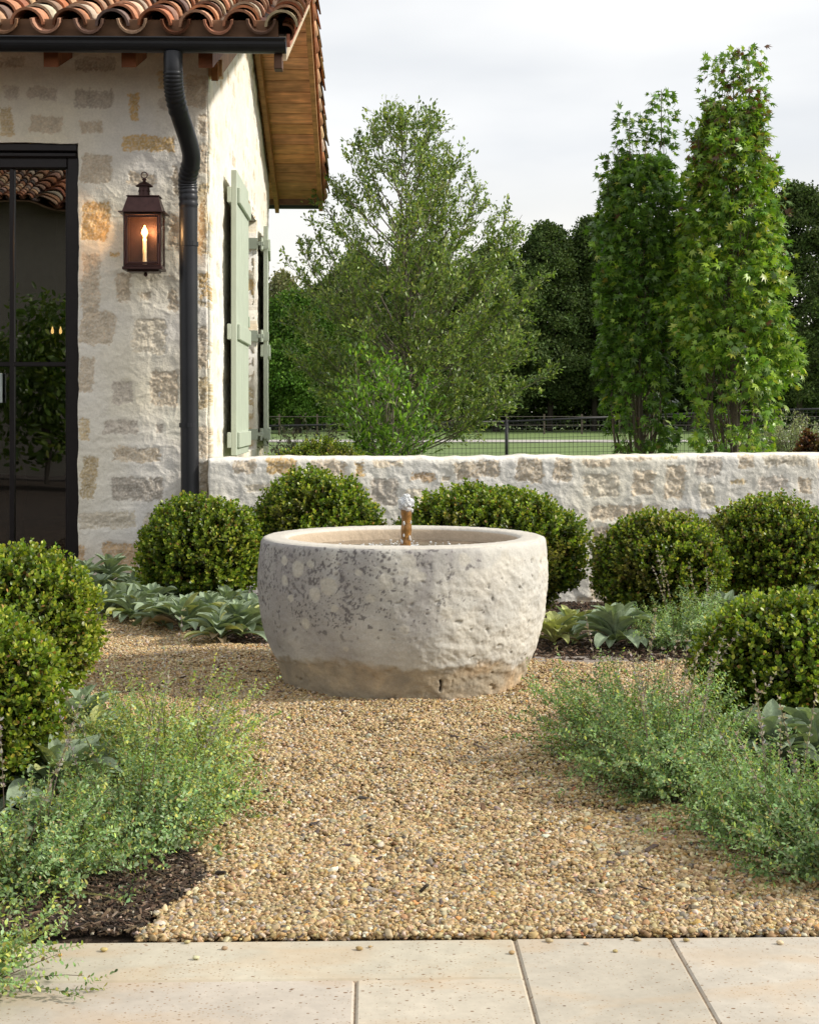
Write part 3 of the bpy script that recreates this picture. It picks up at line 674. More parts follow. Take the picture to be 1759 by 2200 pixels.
# roof -------------------------------------------------------------
XR = XC + .575; RY0, RY1, RYM = 10.05, 17.45, 13.75; PIT = .365
TILE_COL = [(.50,.24,.13),(.62,.36,.22),(.40,.15,.07),(.33,.20,.14),(.55,.42,.32),(.22,.15,.12),(.66,.45,.30),(.12,.085,.075),(.45,.20,.10)]
TILE_W = [18, 16, 13, 8, 9, 6, 10, 4, 12]
def half_tile(mb, p, ax, up, side, L, r0, r1, thick, cap=True, col=(.5, .25, .15), seg=10, r=rng):
    """barrel tile: p lower end centre, ax along slope"""
    th = np.linspace(0, PI, seg + 1); rows = []
    s = 1 if cap else -1
    ends = [(0, r0), (.5, (r0 + r1) / 2), (1, r1)]
    V = []
    for (t, rr) in ends:
        for ro in (rr, rr - thick):
            V.append(p + ax * L * t + np.cos(th)[:, None] * ro * side + s * np.sin(th)[:, None] * ro * up)
    V = np.array(V).reshape(-1, 3); k = seg + 1
    q = []
    for e in range(2):
        o0, i0, o1, i1 = e*2*k, (e*2+1)*k, (e*2+2)*k, (e*2+3)*k
        for j in range(seg):
            q += [[o0+j, o0+j+1, o1+j+1, o1+j], [i0+j, i1+j, i1+j+1, i0+j+1]]
        q += [[o0, o1, i1, i0], [o0+seg, i0+seg, i1+seg, o1+seg]]
    for j in range(seg): q += [[j, k+j, k+j+1, j+1], [4*k+j, 4*k+j+1, 5*k+j+1, 5*k+j]]
    c = np.tile(np.array(col), (len(V), 1))
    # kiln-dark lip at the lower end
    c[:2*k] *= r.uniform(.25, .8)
    c[2*k:4*k] *= 1.0
    mb.add(V, [np.array(q)], c)
def tile_roof(mb, xs_, y_e, z_e, dirY, Ls, r, edge=True, skip=None):
    ax = nrm(np.array([0, dirY, PIT])); up = nrm(np.cross(np.array([1.0, 0, 0]), ax)); up = up if up[2] > 0 else -up
    side = np.array([1.0, 0, 0]); ex = .27
    n = int(Ls / ex) + 1
    for i, x in enumerate(xs_):
        for j in range(n):
            if skip and skip(i, j): continue
            t = j * ex
            c = tints(1, TILE_COL, TILE_W, .15, r)[0]
            p = np.array([x + r.normal() * .006, y_e, z_e]) + ax * (t + r.normal() * .012) + up * (.050 + .012 + r.normal() * .003)
            a2 = nrm(ax + side * r.normal() * .018 + up * (-.045))
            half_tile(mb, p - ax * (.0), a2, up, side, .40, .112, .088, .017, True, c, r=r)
            if i == 0: continue
            c = tints(1, TILE_COL, TILE_W, .15, r)[0]
            p = np.array([x + .14 + r.normal() * .004, y_e, z_e]) + ax * (t - .035 + r.normal() * .01) + up * (.108 + r.normal() * .003)
            half_tile(mb, p, nrm(ax + up * (-.04)), up, side, .40, .098, .080, .015, False, c * .9, r=r)
rt = np.random.default_rng(21)
mb = MB(); slopeL = math.hypot(RYM - RY0, (RYM - RY0) * PIT)
xt = XR - .02 - np.arange(15) * .28
tile_roof(mb, xt, RY0 - .05, 3.655 - .05 * PIT, 1, slopeL, rt)
tile_roof(mb, xt[:6], RY1 + .05, 3.655 - .05 * PIT, -1, slopeL, rt)
# ridge caps
for i in range(14):
    half_tile(mb, np.array([XR + .05 - i * .3, RYM, 3.66 + PIT * (RYM - RY0) + .09]), nrm(np.array([-1, 0, -.03])), np.array([0, 0, 1.0]), np.array([0, 1.0, 0]), .4, .13, .11, .017, True, tints(1, TILE_COL, TILE_W, .15, rt)[0], r=rt)
# overhanging verge tiles along both rakes
axf = nrm(np.array([0, 1, PIT])); axb = nrm(np.array([0, -1, PIT]))
for k in range(int(slopeL / .27) + 1):
    for (y_e, ax) in ((RY0 - .03, axf), (RY1 + .03, axb)):
        up = nrm(np.array([0, -ax[1] * PIT, 1])); 
        p = np.array([XR - .004, y_e, 3.655]) + ax * (k * .27) + up * .005
        nn = nrm(up * .25 + np.array([1, 0, 0]) * .95); sd2 = nrm(np.cross(ax, nn))
        half_tile(mb, p, nrm(ax - nn * .05), nn, sd2, .4, .062, .048, .014, True, tints(1, TILE_COL, [20, 16, 10, 2, 3, 0, 8, 0, 10], .12, rt)[0], r=rt)
mb.build('roof_tiles', M_tile, house, smooth=False)
# plank deck, seen from below
mb = MB(); npl = 19; pw = slopeL / npl; rw = np.random.default_rng(4)
for (y_e, ax) in ((RY0, axf), (RY1, axb)):
    up = nrm(np.array([0, -ax[1] * PIT, 1]))
    for i in range(npl):
        a_ = np.array([0, y_e, 3.61]) + ax * (i * pw + .011); b_ = np.array([0, y_e, 3.61]) + ax * ((i + 1) * pw)
        V = [];
        for X_ in (-4.5, XR):
            for q_ in (a_, b_):
                for hh in (0, .03): V.append([X_, q_[1] + up[1] * hh, q_[2] + up[2] * hh])
        c = np.array([.56, .275, .13]) * rw.uniform(.8, 1.15) * (1, rw.uniform(.93, 1.05), rw.uniform(.85, 1.05))
        mb.add(np.array(V), [np.array([[0,1,3,2],[4,6,7,5],[0,4,5,1],[2,3,7,6],[0,2,6,4],[1,5,7,3]])], c)
mb.build('soffit', M_wood, house)
mb = MB()
for (y_e, ax) in ((RY0, axf), (RY1, axb)):
    up = nrm(np.array([0, -ax[1] * PIT, 1])); a_ = np.array([0, y_e + ax[1]*.03, 3.645]); b_ = np.array([0, RYM - ax[1]*.002, 3.645 + PIT * (RYM - RY0)])
    V = [[X_, q_[1], q_[2] + hh] for X_ in (-4.48, XR - .01) for q_ in (a_, b_) for hh in (0, .02)]
    mb.add(np.array(V), [np.array([[0,1,3,2],[4,6,7,5],[0,4,5,1],[2,3,7,6],[0,2,6,4],[1,5,7,3]])], (.10, .07, .05))
mb.build('roof_deck', M_wood, house)
def sloped_beam(name, xa, xb, y_e, ax, depth, L, col, off=-.002, e0=0.0):
    mb = MB(); a_ = np.array([0, y_e, 3.61 + off]) + ax * e0; b_ = np.array([0, y_e, 3.61 + off]) + ax * L
    V = []
    for X_ in (xa, xb):
        for q_ in (a_, b_):
            V += [[X_, q_[1], q_[2] - depth], [X_, q_[1], q_[2]]]
    mb.add(np.array(V), [np.array([[0,1,3,2],[4,6,7,5],[0,4,5,1],[2,3,7,6],[0,2,6,4],[1,5,7,3]])], col)
    return mb.build(name, M_wood, house)
fcol = (.36, .18, .07)
for (y_e, ax) in ((RY0, axf), (RY1, axb)):
    sloped_beam('rake_board', XR - .045, XR + .004, y_e - ax[1] * .015, ax, .16, slopeL + .01, fcol if ax is axb else (.50, .40, .27), 0.03)
    sloped_beam('rake_board', XR + .006, XR + .028, y_e - ax[1] * .02, ax, .085, slopeL + .01, (.36, .13, .07), 0.045)
    sloped_beam('rafter', XC + .03, XC + .075, y_e + (.02 if ax is axb else .5) * 1, ax, .15, slopeL - (.5 if ax is axf else 0), fcol)
for px in (113, 280, 445):
    X0 = float(P(px - 18, 130, 10.12)[0]); sloped_beam('rafter_tail', X0, X0 + .095, RY0 + .06, axf, .16, .8, (.22, .075, .03))
X0 = XC - .02
mb = MB(); mb.box((XC + .002, FY - .0, 3.50), (XC + .10, FY + .10, 3.62), .006, (.5, .33, .18)); mb.build('rafter_tail', M_wood, house)
mb = MB(); mb.box((-4.5, RY0 - .012, 3.60), (XR - .05, RY0 + .02, 3.75), .004, (.20, .11, .06)); mb.build('eave_board', M_wood, house); mb = MB(); mb.box((-4.5, RY1 - .02, 3.55), (XR - .05, RY1 + .012, 3.72), .004, (.20, .11, .06)); mb.build('eave_board', M_wood, house)
# gutters
def gutter(y, z, x0, x1, sgn):
    mb = MB(); prof = []
    rr = .064
    for t in np.linspace(PI, 2 * PI, 13): prof.append((math.cos(t) * rr, math.sin(t) * rr))
    prof = [(-rr - .006, .010), (-rr - .010, .018), (-rr - .004, .026), (-rr + .003, .018)][::-1][:3] + prof + [(rr, .03)]
    prof = np.array(prof); n = len(prof)
    inner = prof * .94 + np.array([0, .002])
    V = []
    for X_ in (x0, x1):
        for (a, b) in list(prof) + list(inner): V.append([X_, y + sgn * a, z + b])
    q = []
    for j in range(n - 1):
        q += [[j, j+1, 2*n+j+1, 2*n+j], [n+j, 3*n+j, 3*n+j+1, n+j+1], [j, n+j, n+j+1, j+1], [2*n+j, 2*n+j+1, 3*n+j+1, 3*n+j]]
    mb.add(np.array(V), [np.array(q)])
    cap = [[x1 + .002, y + sgn * a, z + b] for a, b in prof]; c2 = [[x1 + .008, v[1], v[2]] for v in cap]
    nn = len(cap); mb.add(np.array(cap + c2), [np.array([list(range(nn))]), np.array([[nn + i for i in range(nn)][::-1]]), np.array([[i, nn+i, nn+(i+1) % nn, (i+1) % nn] for i in range(nn)])])
    mb.tube([(x0, y - sgn * (rr + .006), z + .02), (x1 + .006, y - sgn * (rr + .006), z + .02)], .008, 8)
    return mb.build('gutter', M_metal, house, smooth=False)
gy_, gz_ = 9.975, 3.578
gxe = float(P(616, 95, 9.975)[0])
gut = gutter(gy_, gz_, -4.5, gxe - .01, 1)
gutter(RY1 + .08, 3.578, XC - 1.5, XR - .02, -1)
mb = MB(); sloped = (XR - .09, 9.93); mb.box((gxe - .085, 10.0, 3.42), (gxe - .03, 10.1, 3.62), .004, (.10, .05, .03)); mb.build('rafter_tail', M_wood, house)
# downspout
def bez(p, n=10):
    p = [np.array(a, float) for a in p]; out = []
    for i in range(len(p) - 1):
        p0 = p[max(i - 1, 0)]; p1 = p[i]; p2 = p[i + 1]; p3 = p[min(i + 2, len(p) - 1)]
        for t in np.arange(n) / n:
            out.append(.5 * ((2 * p1) + (-p0 + p2) * t + (2*p0 - 5*p1 + 4*p2 - p3) * t * t + (-p0 + 3*p1 - 3*p2 + p3) * t ** 3))
    out.append(p[-1]); return np.array(out)
dsx0 = float(P(373, 150, 10.0)[0]); dsx1 = float(P(405, 700, 10.47)[0])
path = bez([(dsx0, 9.985, 3.52), (dsx0, 9.985, 3.40), (dsx0, 10.02, 3.30), (dsx0 + .015, 10.10, 3.18), (dsx0 + .075, 10.34, 2.92), (dsx1 - .004, 10.46, 2.76), (dsx1, 10.475, 2.62), (dsx1, 10.475, 2.3), (dsx1 + .004, 10.475, 1.5), (dsx1 + .012, 10.475, .5), (dsx1 + .012, 10.475, -.1)], 14)
rad = np.full(len(path), .063)
for a_, b_ in ((16, 46), (62, 88)):
    for i in range(a_, b_, 3): rad[i] = .0685
mb = MB(); mb.tube(path, rad, 20)
ds = mb.build('downspout', M_metal, house, smooth=True)
for z in (2.30, 1.05):
    mb = MB(); mb.tube([(dsx1 + .002, 10.475, z), (dsx1 + .002, 10.475, z + .03)], .067, 20); mb.build('pipe_joint', M_metal, ds, smooth=False)

# door --------------------------------------------------------------
DY = FY + .07
door = empty('door', (dx1, DY, 0)); door.parent = house; door.matrix_parent_inverse = parent_world(house).inverted()
dzb = float(P(160, 1222, FY)[2]); fw = .088; gx1 = dx1 - fw
mb = MB()
mb.box((dx1 - fw, DY, dzb), (dx1 + .03, DY + .12, dz1 - .004), .006); mb.box((dx0 - .03, DY, dzb), (dx0 + fw, DY + .12, dz1 - .004), .006)
mb.box((dx0 + fw + .001, DY + .002, dz1 - .16), (dx1 - fw - .001, DY + .12, dz1 - .006), .006); mb.box((dx0 - .02, DY - .05, dz1 - .05), (dx1 - .01, DY + .0, dz1 + .004), .006)
mb.box((dx0 - .02, DY - .03, dz1 - .09), (dx1 - .016, DY - .001, dz1 - .052), .01)
mb.box((dx0 + fw + .001, DY + .002, dzb), (dx1 - fw - .001, DY + .12, dzb + .075), .006)
mb.build('frame', M_bronze, door)
gz1 = dz1 - .16; gz0 = dzb + .075; mx_ = float(P(24, 700, DY)[0]); mz_ = float(P(90, 782, DY)[2])
mb = MB()
mb.box((gx1 - .016, DY + .02, gz0), (gx1, DY + .10, gz1), .003)
for x in (mx_, mx_ - .43, mx_ - .86, mx_ - 1.29, mx_ - 1.72): mb.box((x - .016, DY + .025, gz0), (x + .016, DY + .09, gz1), .004)
mb.box((dx0 + fw, DY + .03, mz_ - .016), (gx1, DY + .085, mz_ + .016), .004)
mb.build('muntin', M_bronze, door)
mb = MB(); mb.box((dx0 + fw, DY + .055, gz0), (gx1, DY + .061, gz1)); mb.build('pane', M_glass, door)
M_steel = mat('handle_plate', (.42, .47, .45), .4, .3)
hp = P(-5, 835, DY)
mb = MB(); mb.box((hp[0] - .03, DY - .012, hp[2] - .10), (hp[0] + .033, DY + .02, hp[2] + .11), .004); mb.tube([(hp[0], DY - .06, hp[2] - .02), (hp[0] - .12, DY - .06, hp[2] - .02)], .01, 8); mb.tube([(hp[0], DY - .06, hp[2] - .02), (hp[0], DY, hp[2] - .02)], .01, 8)
mb.build('handle', M_steel, door)

# inside: round table and candle lamp
tb = P(60, 955, 12.6); 
t_ = empty('round_table', (tb[0] - .1, 12.6, 0), 'round wooden dining table standing inside behind the glazed door', 'table')
mb = MB(); mb.lathe([(0, .90), (.60, .90), (.62, .915), (.62, .94), (.60, .955), (0, .955)], (tb[0] - .1, 12.6, 0), 40); mb.build('table_top', M_table, t_, True)
mb = MB(); mb.lathe([(.30, 0), (.30, .04), (.08, .10), (.06, .3), (.10, .55), (.06, .8), (.2, .9)], (tb[0] - .1, 12.6, 0), 20); mb.build('pedestal', M_table, t_, True)
cl = P(122, 711, 14.0)
c_ = empty('chandelier', (cl[0], 14.0, 3.3), 'small two-candle lamp glowing inside behind the door glass', 'lamp')
mb = MB(); mb.tube([(cl[0], 14, 3.3), (cl[0], 14, cl[2] - .08)], .006, 6); mb.tube([(cl[0] - .1, 14, cl[2] - .05), (cl[0], 14, cl[2] - .10), (cl[0] + .1, 14, cl[2] - .05)], .006, 6); mb.build('arm', M_wire, c_)
M_bulb = mat('bulb_glow', (1, .8, .4), .5, emit=((1, .62, .22), 5))
for dx in (-.037, .037):
    mb = MB(); mb.lathe([(0, -.03), (.012, -.02), (.014, 0), (.006, .03), (0, .045)], (cl[0] + dx, 14, cl[2]), 10); mb.build('bulb', M_bulb, c_, True)

# ------------------------------------------------------------------ wall lantern
LY = 10.34; u_ = LY / F
lo = P(306, 520, LY); lx = lo[0]
def lz(py): return float(P(306, py, LY)[2])
lan = empty('wall_lantern', (lx, FY, lz(575)), 'copper wall lantern with a lit candle bulb, fixed beside the downspout', 'lantern')
hw, dp = .128, .19
yb = LY + dp
z0, z1 = lz(572), lz(456)
mb = MB(); t = .012
for sx_ in (-1, 1):
    for y in (LY, yb - t): mb.box((lx + sx_ * hw - (t if sx_ > 0 else 0), y, z0), (lx + sx_ * hw + (t if sx_ < 0 else 0), y + t, z1), .002)
mb.box((lx - hw - .008, LY - .008, z0 - .022), (lx + hw + .008, yb + .004, z0 - .001), .004)
mb.box((lx - hw + .02, LY + .02, z0 - .034), (lx + hw - .02, yb - .02, z0 - .023), .004)
mb.box((lx - hw + .001, LY + .001, z1 - .016), (lx + hw - .001, yb - .001, z1 - .001), .002); mb.box((lx - hw + .001, LY + .001, z0), (lx + hw - .001, yb - .001, z0 + .014), .002)
mb.box((lx - hw + .004, yb - .002, z0 - .01), (lx + hw - .004, yb + .004, z1), .001)
for y in (LY + .0, LY + .0):
    pass
mb.lathe([(0, -.03), (.012, -.022), (.014, -.012), (.008, 0)], (lx + .01, LY + .09, z0 - .034), 12)
mb.build('frame', M_copper, lan)
mb = MB(); i_ = .012; t2 = .013
x0_, x1_ = lx - hw + i_ + .002, lx + hw - i_ - .002
mb.box((x0_, LY - .006, z0 + .016), (x0_ + t2, LY + .004, z1 - .018), .002); mb.box((x1_ - t2, LY - .006, z0 + .016), (x1_, LY + .004, z1 - .018), .002)
mb.box((x0_ + t2 + .001, LY - .005, z0 + .016), (x1_ - t2 - .001, LY + .004, z0 + .03), .002); mb.box((x0_ + t2 + .001, LY - .005, z1 - .032), (x1_ - t2 - .001, LY + .004, z1 - .018), .002)
mb.box((x1_ - .004, LY - .016, (z0 + z1) / 2 - .03), (x1_ + .008, LY - .007, (z0 + z1) / 2 + .03), .003)
for z in (z0 + .08, z1 - .1): mb.tube([(x0_ - .006, LY - .006, z - .02), (x0_ - .006, LY - .006, z + .02)], .006, 8)
mb.build('door', M_copper, lan)
mb = MB(); mb.box((x0_ + t2, LY + .000, z0 + .03), (x1_ - t2, LY + .002, z1 - .032)); mb.box((lx + hw - .007, LY + .014, z0 + .014), (lx + hw - .005, yb - .014, z1 - .016)); mb.box((lx - hw + .005, LY + .014, z0 + .014), (lx - hw + .007, yb - .014, z1 - .016)); mb.build('pane', M_lglass, lan)
# hood
mb = MB(); zt1 = lz(419); o_ = .03
def frust(mb, a, za, b, zb, yc):
    (ax_, ay_), (bx_, by_) = a, b
    V = [[lx + sx_ * ax_, yc + sy_ * ay_, za] for sx_, sy_ in ((-1,-1),(1,-1),(1,1),(-1,1))] + [[lx + sx_ * bx_, yc + sy_ * by_, zb] for sx_, sy_ in ((-1,-1),(1,-1),(1,1),(-1,1))]
    mb.add(np.array(V), [np.array([[0,1,5,4],[1,2,6,5],[2,3,7,6],[3,0,4,7],[3,2,1,0],[4,5,6,7]])])
yc = (LY + yb) / 2
frust(mb, (hw + .032, dp / 2 + .03), z1, (hw + .030, dp / 2 + .03), z1 + .006, yc)
frust(mb, (hw + .008, dp / 2 + .008), z1 + .0065, (hw - .024, dp / 2 - .03), zt1 - .004, yc)
frust(mb, (hw - .016, dp / 2 - .022), zt1 - .0035, (hw - .016, dp / 2 - .022), zt1 + .003, yc)
mb.build('hood', M_copper, lan)
mb = MB(); zc = lz(419); mb.lathe([(.039, zc + .002), (.037, lz(395)), (.037, lz(394))], (lx, yc, 0), 20)
zc2 = lz(395); mb.lathe([(.060, zc2 - .004), (.060, zc2), (.030, zc2 + .022), (.012, zc2 + .030), (.010, zc2 + .036), (.016, zc2 + .042), (.014, zc2 + .050), (0, zc2 + .054)], (lx, yc, 0), 24)
th = np.linspace(0, 2 * PI, 25); mb.tube(np.stack([lx + .021 * np.cos(th), yc + 0 * th, zc2 + .074 + .021 * np.sin(th)], -1), .0035, 8, cap=False)
for a in np.arange(0, 2 * PI, PI / 4): mb.tube([(lx + .036 * math.cos(a), yc + .036 * math.sin(a), zc + .04), (lx + .041 * math.cos(a), yc + .041 * math.sin(a), zc + .04)], .006, 8)
mb.build('chimney', M_copper, lan, True)
M_ivory = mat('candle_sleeve', (.72, .66, .5), .6)
fl = lz(495)
mb = MB(); pr = [(.0, z0 + .014), (.016, z0 + .015), (.0135, z0 + .03)]
for i in range(12): pr.append((.0125 + rng.uniform(0, .0018), z0 + .03 + i * (fl - .055 - z0 - .03) / 12))
pr += [(.014, fl - .05), (.010, fl - .045), (0, fl - .045)]
mb.lathe(pr, (lx + .004, yc - .01, 0), 12); mb.build('candle', M_ivory, lan, True)
M_flame = mat('flame_bulb', (1, .8, .4), .4, emit=((1.0, .42, .09), 9))
mb = MB(); mb.lathe([(.006, fl - .045), (.013, fl - .03), (.024, fl - .008), (.019, fl + .010), (.008, fl + .03), (.002, fl + .045), (0, fl + .048)], (lx + .004, yc - .01, 0), 14); mb.build('bulb', M_flame, lan, True)
pl = bpy.data.lights.new('lantern_light', 'POINT'); pl.energy = 6; pl.color = (1, .55, .22); pl.shadow_soft_size = .03
plo = bpy.data.objects.new('lantern_light', pl); COL.objects.link(plo); plo.parent = lan; plo.matrix_parent_inverse = parent_world(lan).inverted(); plo.location = (lx + .004, yc - .06, fl + .02)

# ================================================================== GARDEN WALL
WO = np.array([XC + .022, GW, -.30]); WW = 5.6; WH = 1.155
gwst = st_px([(0,75,120,150,'t.8'),(165,75,325,165,'y.7'),(380,80,575,160,'t.7'),(610,85,665,170,'y.4'),(700,80,850,120,'t.5'),(680,170,830,320,'g.6'),(895,145,1015,195,'b.2'),
    (1040,150,1100,190,'t.5'),(1110,85,1340,180,'t.9'),(1410,80,1555,210,'t.9'),(1600,80,1700,205,'t.9'),(60,200,190,250,'c.6'),(300,250,480,330,'t.4'),(860,230,1000,330,'c.3')], 2.33, 500, 950, GW, WO)
gwst += st_px([(390,85,570,135,'t.8'),(395,170,605,315,'c.9'),(625,80,780,110,'t.5'),(670,155,800,305,'t.8'),(820,80,930,100,'o.4'),(855,125,970,325,'t.9'),(1030,80,1180,200,'g.6'),(1220,215,1325,250,'o.5'),
    (1260,80,1360,160,'t.7'),(1380,195,1550,280,'g.4'),(1400,80,1660,150,'c.9'),(1600,205,1690,305,'t.6'),(1710,80,1800,170,'t.7'),(430,350,740,440,'t.4'),(740,355,830,390,'c.2'),(1050,225,1150,380,'c.4'),
    (880,370,1010,450,'t.6'),(450,470,560,560,'t.3'),(1730,230,1900,330,'t.7'),(600,470,760,560,'c.3'),(430,740,560,900,'t.3')], 2.616, 1100, 950, GW, WO)
rs = np.random.default_rng(77)
for s_ in random_stones(WW, WH, 0, rs):
    if s_[0] > 4.6 or s_[3] < .35: gwst.append(s_)
def wtop(u): 
    p = np.stack([u, u * 0 + 3.3, u * 0], -1); return fbm(p, 1.4, 3, 17) * .022 + fbm(p, 6, 3, 19) * .016 + (u - 2.5) * .006
gwo = rubble_wall('garden_wall', WO, (1, 0, 0), (0, 0, 1), (0, -1, 0), WW, WH, gwst, M_wall, None, res=.0065, thick=.38, seed=4, top=wtop, mort=np.array([.80, .765, .69]), rough_amp=1.3, edge_wob=.012, covplus=.5)
tag(gwo, 'low white-mortared limestone garden wall running right from the house corner', 'wall')

# ================================================================== TROUGH FOUNTAIN
fnt = empty('fountain', (TX, TY, 0), 'round weathered stone trough fountain with brown pipe spout on gravel', 'fountain')
RIM = .62
prof = np.array([(.515, -.06), (.520, .0), (.534, .04), (.551, .09), (.570, .14), (.594, .22), (.609, .30), (.616, .38), (.619, .44), (.618, .50), (.613, .56), (.609, .592), (.605, .606), (.598, .615), (.586, .620), (.53, .621), (.505, .619), (.494, .612), (.489, .60), (.484, .56), (.478, .50), (.47, .42), (.0, .42)])
seg_ = np.r_[0, np.cumsum(np.linalg.norm(np.diff(prof, axis=0), axis=1))]
tt = np.r_[np.arange(0, seg_[-2], .0042), seg_[-2], seg_[-1]]
pr_r = np.interp(tt, seg_, prof[:, 0]); pr_z = np.interp(tt, seg_, prof[:, 1])
# smooth the profile
kk = np.ones(5) / 5; pr_r[4:-8] = np.convolve(pr_r, kk, 'same')[4:-8]; pr_z[4:-8] = np.convolve(pr_z, kk, 'same')[4:-8]
nth = 920; th = np.arange(nth) * 2 * PI / nth
ct, sn = np.cos(th), np.sin(th)
Pt = np.stack([pr_r[:, None] * ct, pr_r[:, None] * sn, np.repeat(pr_z[:, None], nth, 1)], -1)
dr = np.gradient(pr_r); dz = np.gradient(pr_z); ln_ = np.hypot(dr, dz)
Nn = np.stack([(dz / ln_)[:, None] * ct, (dz / ln_)[:, None] * sn, np.repeat((-dr / ln_)[:, None], nth, 1)], -1)
outer = (np.arange(len(tt)) < np.searchsorted(tt, seg_[13]))[:, None] * np.ones(nth)
zz = Pt[..., 2]; xx = Pt[..., 0]          # x>0 is picture right
rough_side = sst(-.05, .35, xx + fbm(Pt, 3, 3, 300) * .25) * sst(.60, .48, zz + fbm(Pt, 5, 2, 305) * .1) * outer
chis = fbm(Pt @ np.array([[1, 0, 0], [0, 1, 0], [.35, 0, 1.]]).T * np.array([1, 1, 1.5]), 13, 4, 301)
disp = fbm(Pt, 2.5, 3, 302) * .010 * outer + fbm(Pt, 9, 4, 303) * .004 * outer + chis * .0085 * rough_side + fbm(Pt, 40, 3, 304) * .0018 * (1 + rough_side)
pit = sst(.34, .52, fbm(Pt, 26, 3, 306)) * outer; disp -= pit * (.003 + .004 * rough_side)
band = sst(.150, .105, zz + fbm(Pt, 4, 3, 307) * .07 + fbm(Pt, 22, 3, 308) * .03 - .02 * sst(.2, -.4, xx)) * outer
disp -= band * .006
col = np.ones(Pt.shape) * np.array([.55, .53, .485])
col *= (1 + fbm(Pt, 3, 4, 310) * .16)[..., None]
grey = sst(.42, -.40, xx + fbm(Pt * np.array([1, 1, .6]), 4.5, 4, 311) * .9) * outer * sst(.10, .20, zz)  # greyer leftwards: stone tone with the left side's shade put into the colour
col = col * (1 - grey[..., None] * .72) + grey[..., None] * .72 * np.array([.27, .255, .255])
# white lichen discs (front of the bowl)
def surf(px, py):
    d = ray(px, py); o = CAM - np.array([TX, TY, 0]); r_ = .605
    for _ in range(6):
        A = d[0]**2 + d[1]**2; B = 2 * (o[0]*d[0] + o[1]*d[1]); Cc = o[0]**2 + o[1]**2 - r_**2
        t_ = (-B - math.sqrt(max(B*B - 4*A*Cc, 0))) / (2*A); z_ = o[2] + t_ * d[2]
        r_ = float(np.interp(z_, prof[:13, 1], prof[:13, 0]))
    return o + t_ * d
lich = [(612, 1205, 12), (640, 1222, 20), (668, 1212, 10), (612, 1247, 13), (705, 1260, 22), (676, 1278, 17), (878, 1206, 17), (892, 1237, 17), (829, 1250, 18), (870, 1352, 11), (960, 1315, 16), (997, 1202, 16), (625, 1285, 10), (905, 1240, 12), (744, 1395, 8), (862, 1230, 8), (655, 1340, 14), (795, 1285, 11), (1085, 1190, 12), (1145, 1200, 10), (770, 1230, 10), (718, 1308, 9)]
wn_ = fbm(Pt, 30, 3, 312) * .010
# dark lichen and mould specks: denser upper left
fld = fbm(Pt * np.array([1, 1, .55]), 5.5, 4, 320)
dens = sst(.42, -.28, xx + fld * 1.0) * sst(.20, .44, zz + fbm(Pt, 4, 2, 321) * .25) * sst(.615, .60, zz)
n62 = fbm(Pt, 62, 3, 322); n130 = fbm(Pt, 130, 2, 323); n24 = fbm(Pt, 24, 3, 327)
disc = np.zeros(zz.shape)
for (px, py, r0) in lich:
    c = surf(px, py); disc = np.maximum(disc, sst(r0 * 5.95 / F * 1.1, r0 * 5.95 / F * .7, np.linalg.norm(Pt - c, axis=-1) + wn_))
mold = sst(.12, .27, n62 * .8 + n130 * .5 + n24 * .35 - (1 - dens) * .55 - disc * .30) * outer
mold = np.maximum(mold, sst(.30, .36, fbm(Pt, 38, 2, 328) - (1 - sst(.75, -.3, xx)) * .3 - disc * .1) * outer * sst(.2, .3, zz) * .9)
m = mold[..., None] * .80; col = col * (1 - m) + m * np.array([.085, .075, .08])
run = sst(.0, .42, fbm(Pt * np.array([1, 1, .14]), 14, 4, 324) - xx * .6) * sst(.25, .58, zz) * outer
m = run[..., None] * .38; col = col * (1 - m) + m * np.array([.22, .20, .21])
for (px, py, r0) in lich:
    c = surf(px, py); rad_ = r0 * 5.95 / F * 1.05
    d = np.linalg.norm(Pt - c, axis=-1) + wn_
    m = sst(rad_, rad_ * .72, d)[..., None] * .72; col = col * (1 - m) + m * np.array([.52, .49, .43]) * (1 + fbm(Pt, 90, 2, 313) * .25)[..., None]
pale = (sst(.1, .6, rough_side) * sst(-.25, .2, fbm(Pt, 5, 4, 329)))[..., None] * .4; col = col * (1 - pale) + pale * np.array([.66, .61, .52])  # rough right side paler: its sunlight put into the colour
col *= (1 - pit * .25)[..., None]
# wet ochre stain round the foot
bs = (band * .68)[..., None]; ob = (np.array([.30, .225, .13]) + sst(.0, .4, fbm(Pt, 5, 4, 331) + xx * .3)[..., None] * np.array([.16, .07, .0])) * (1 + fbm(Pt, 14, 4, 325) * .9)[..., None]
col = col * (1 - bs) + bs * ob
rim_t = (1 - outer)[..., None] * .65 * np.ones(3); col = col * (1 - rim_t) + rim_t * (np.array([.56, .515, .445]) * (1 + fbm(Pt, 8, 3, 326) * .12)[..., None])
inside = (np.arange(len(tt)) > np.searchsorted(tt, seg_[17]))[:, None, None] * .7; col = col * (1 - inside) + inside * np.array([.46, .34, .22])
ck = surf(947, 1475); d = np.hypot((Pt - ck)[..., 0] * 1.0 + fbm(Pt, 60, 2, 330) * .004, 0 * zz) ; mk = (sst(.0055, .003, d) * sst(.028, .02, np.abs(Pt[..., 2] - ck[2])) * (Pt[..., 1] < 0))
col = col * (1 - mk[..., None] * .93); disp -= mk * .012
Pt2 = Pt + Nn * disp[..., None] + np.array([TX, TY, 0])
idn = np.arange(Pt.shape[0] * nth).reshape(-1, nth); nx_ = np.roll(idn, -1, 1)
q = np.stack([idn[:-1], nx_[:-1], nx_[1:], idn[1:]], -1).reshape(-1, 4)
link('basin', raw_mesh('basin', Pt2.reshape(-1, 3), [q], np.clip(col.reshape(-1, 3), .01, .8)), M_trough, fnt)
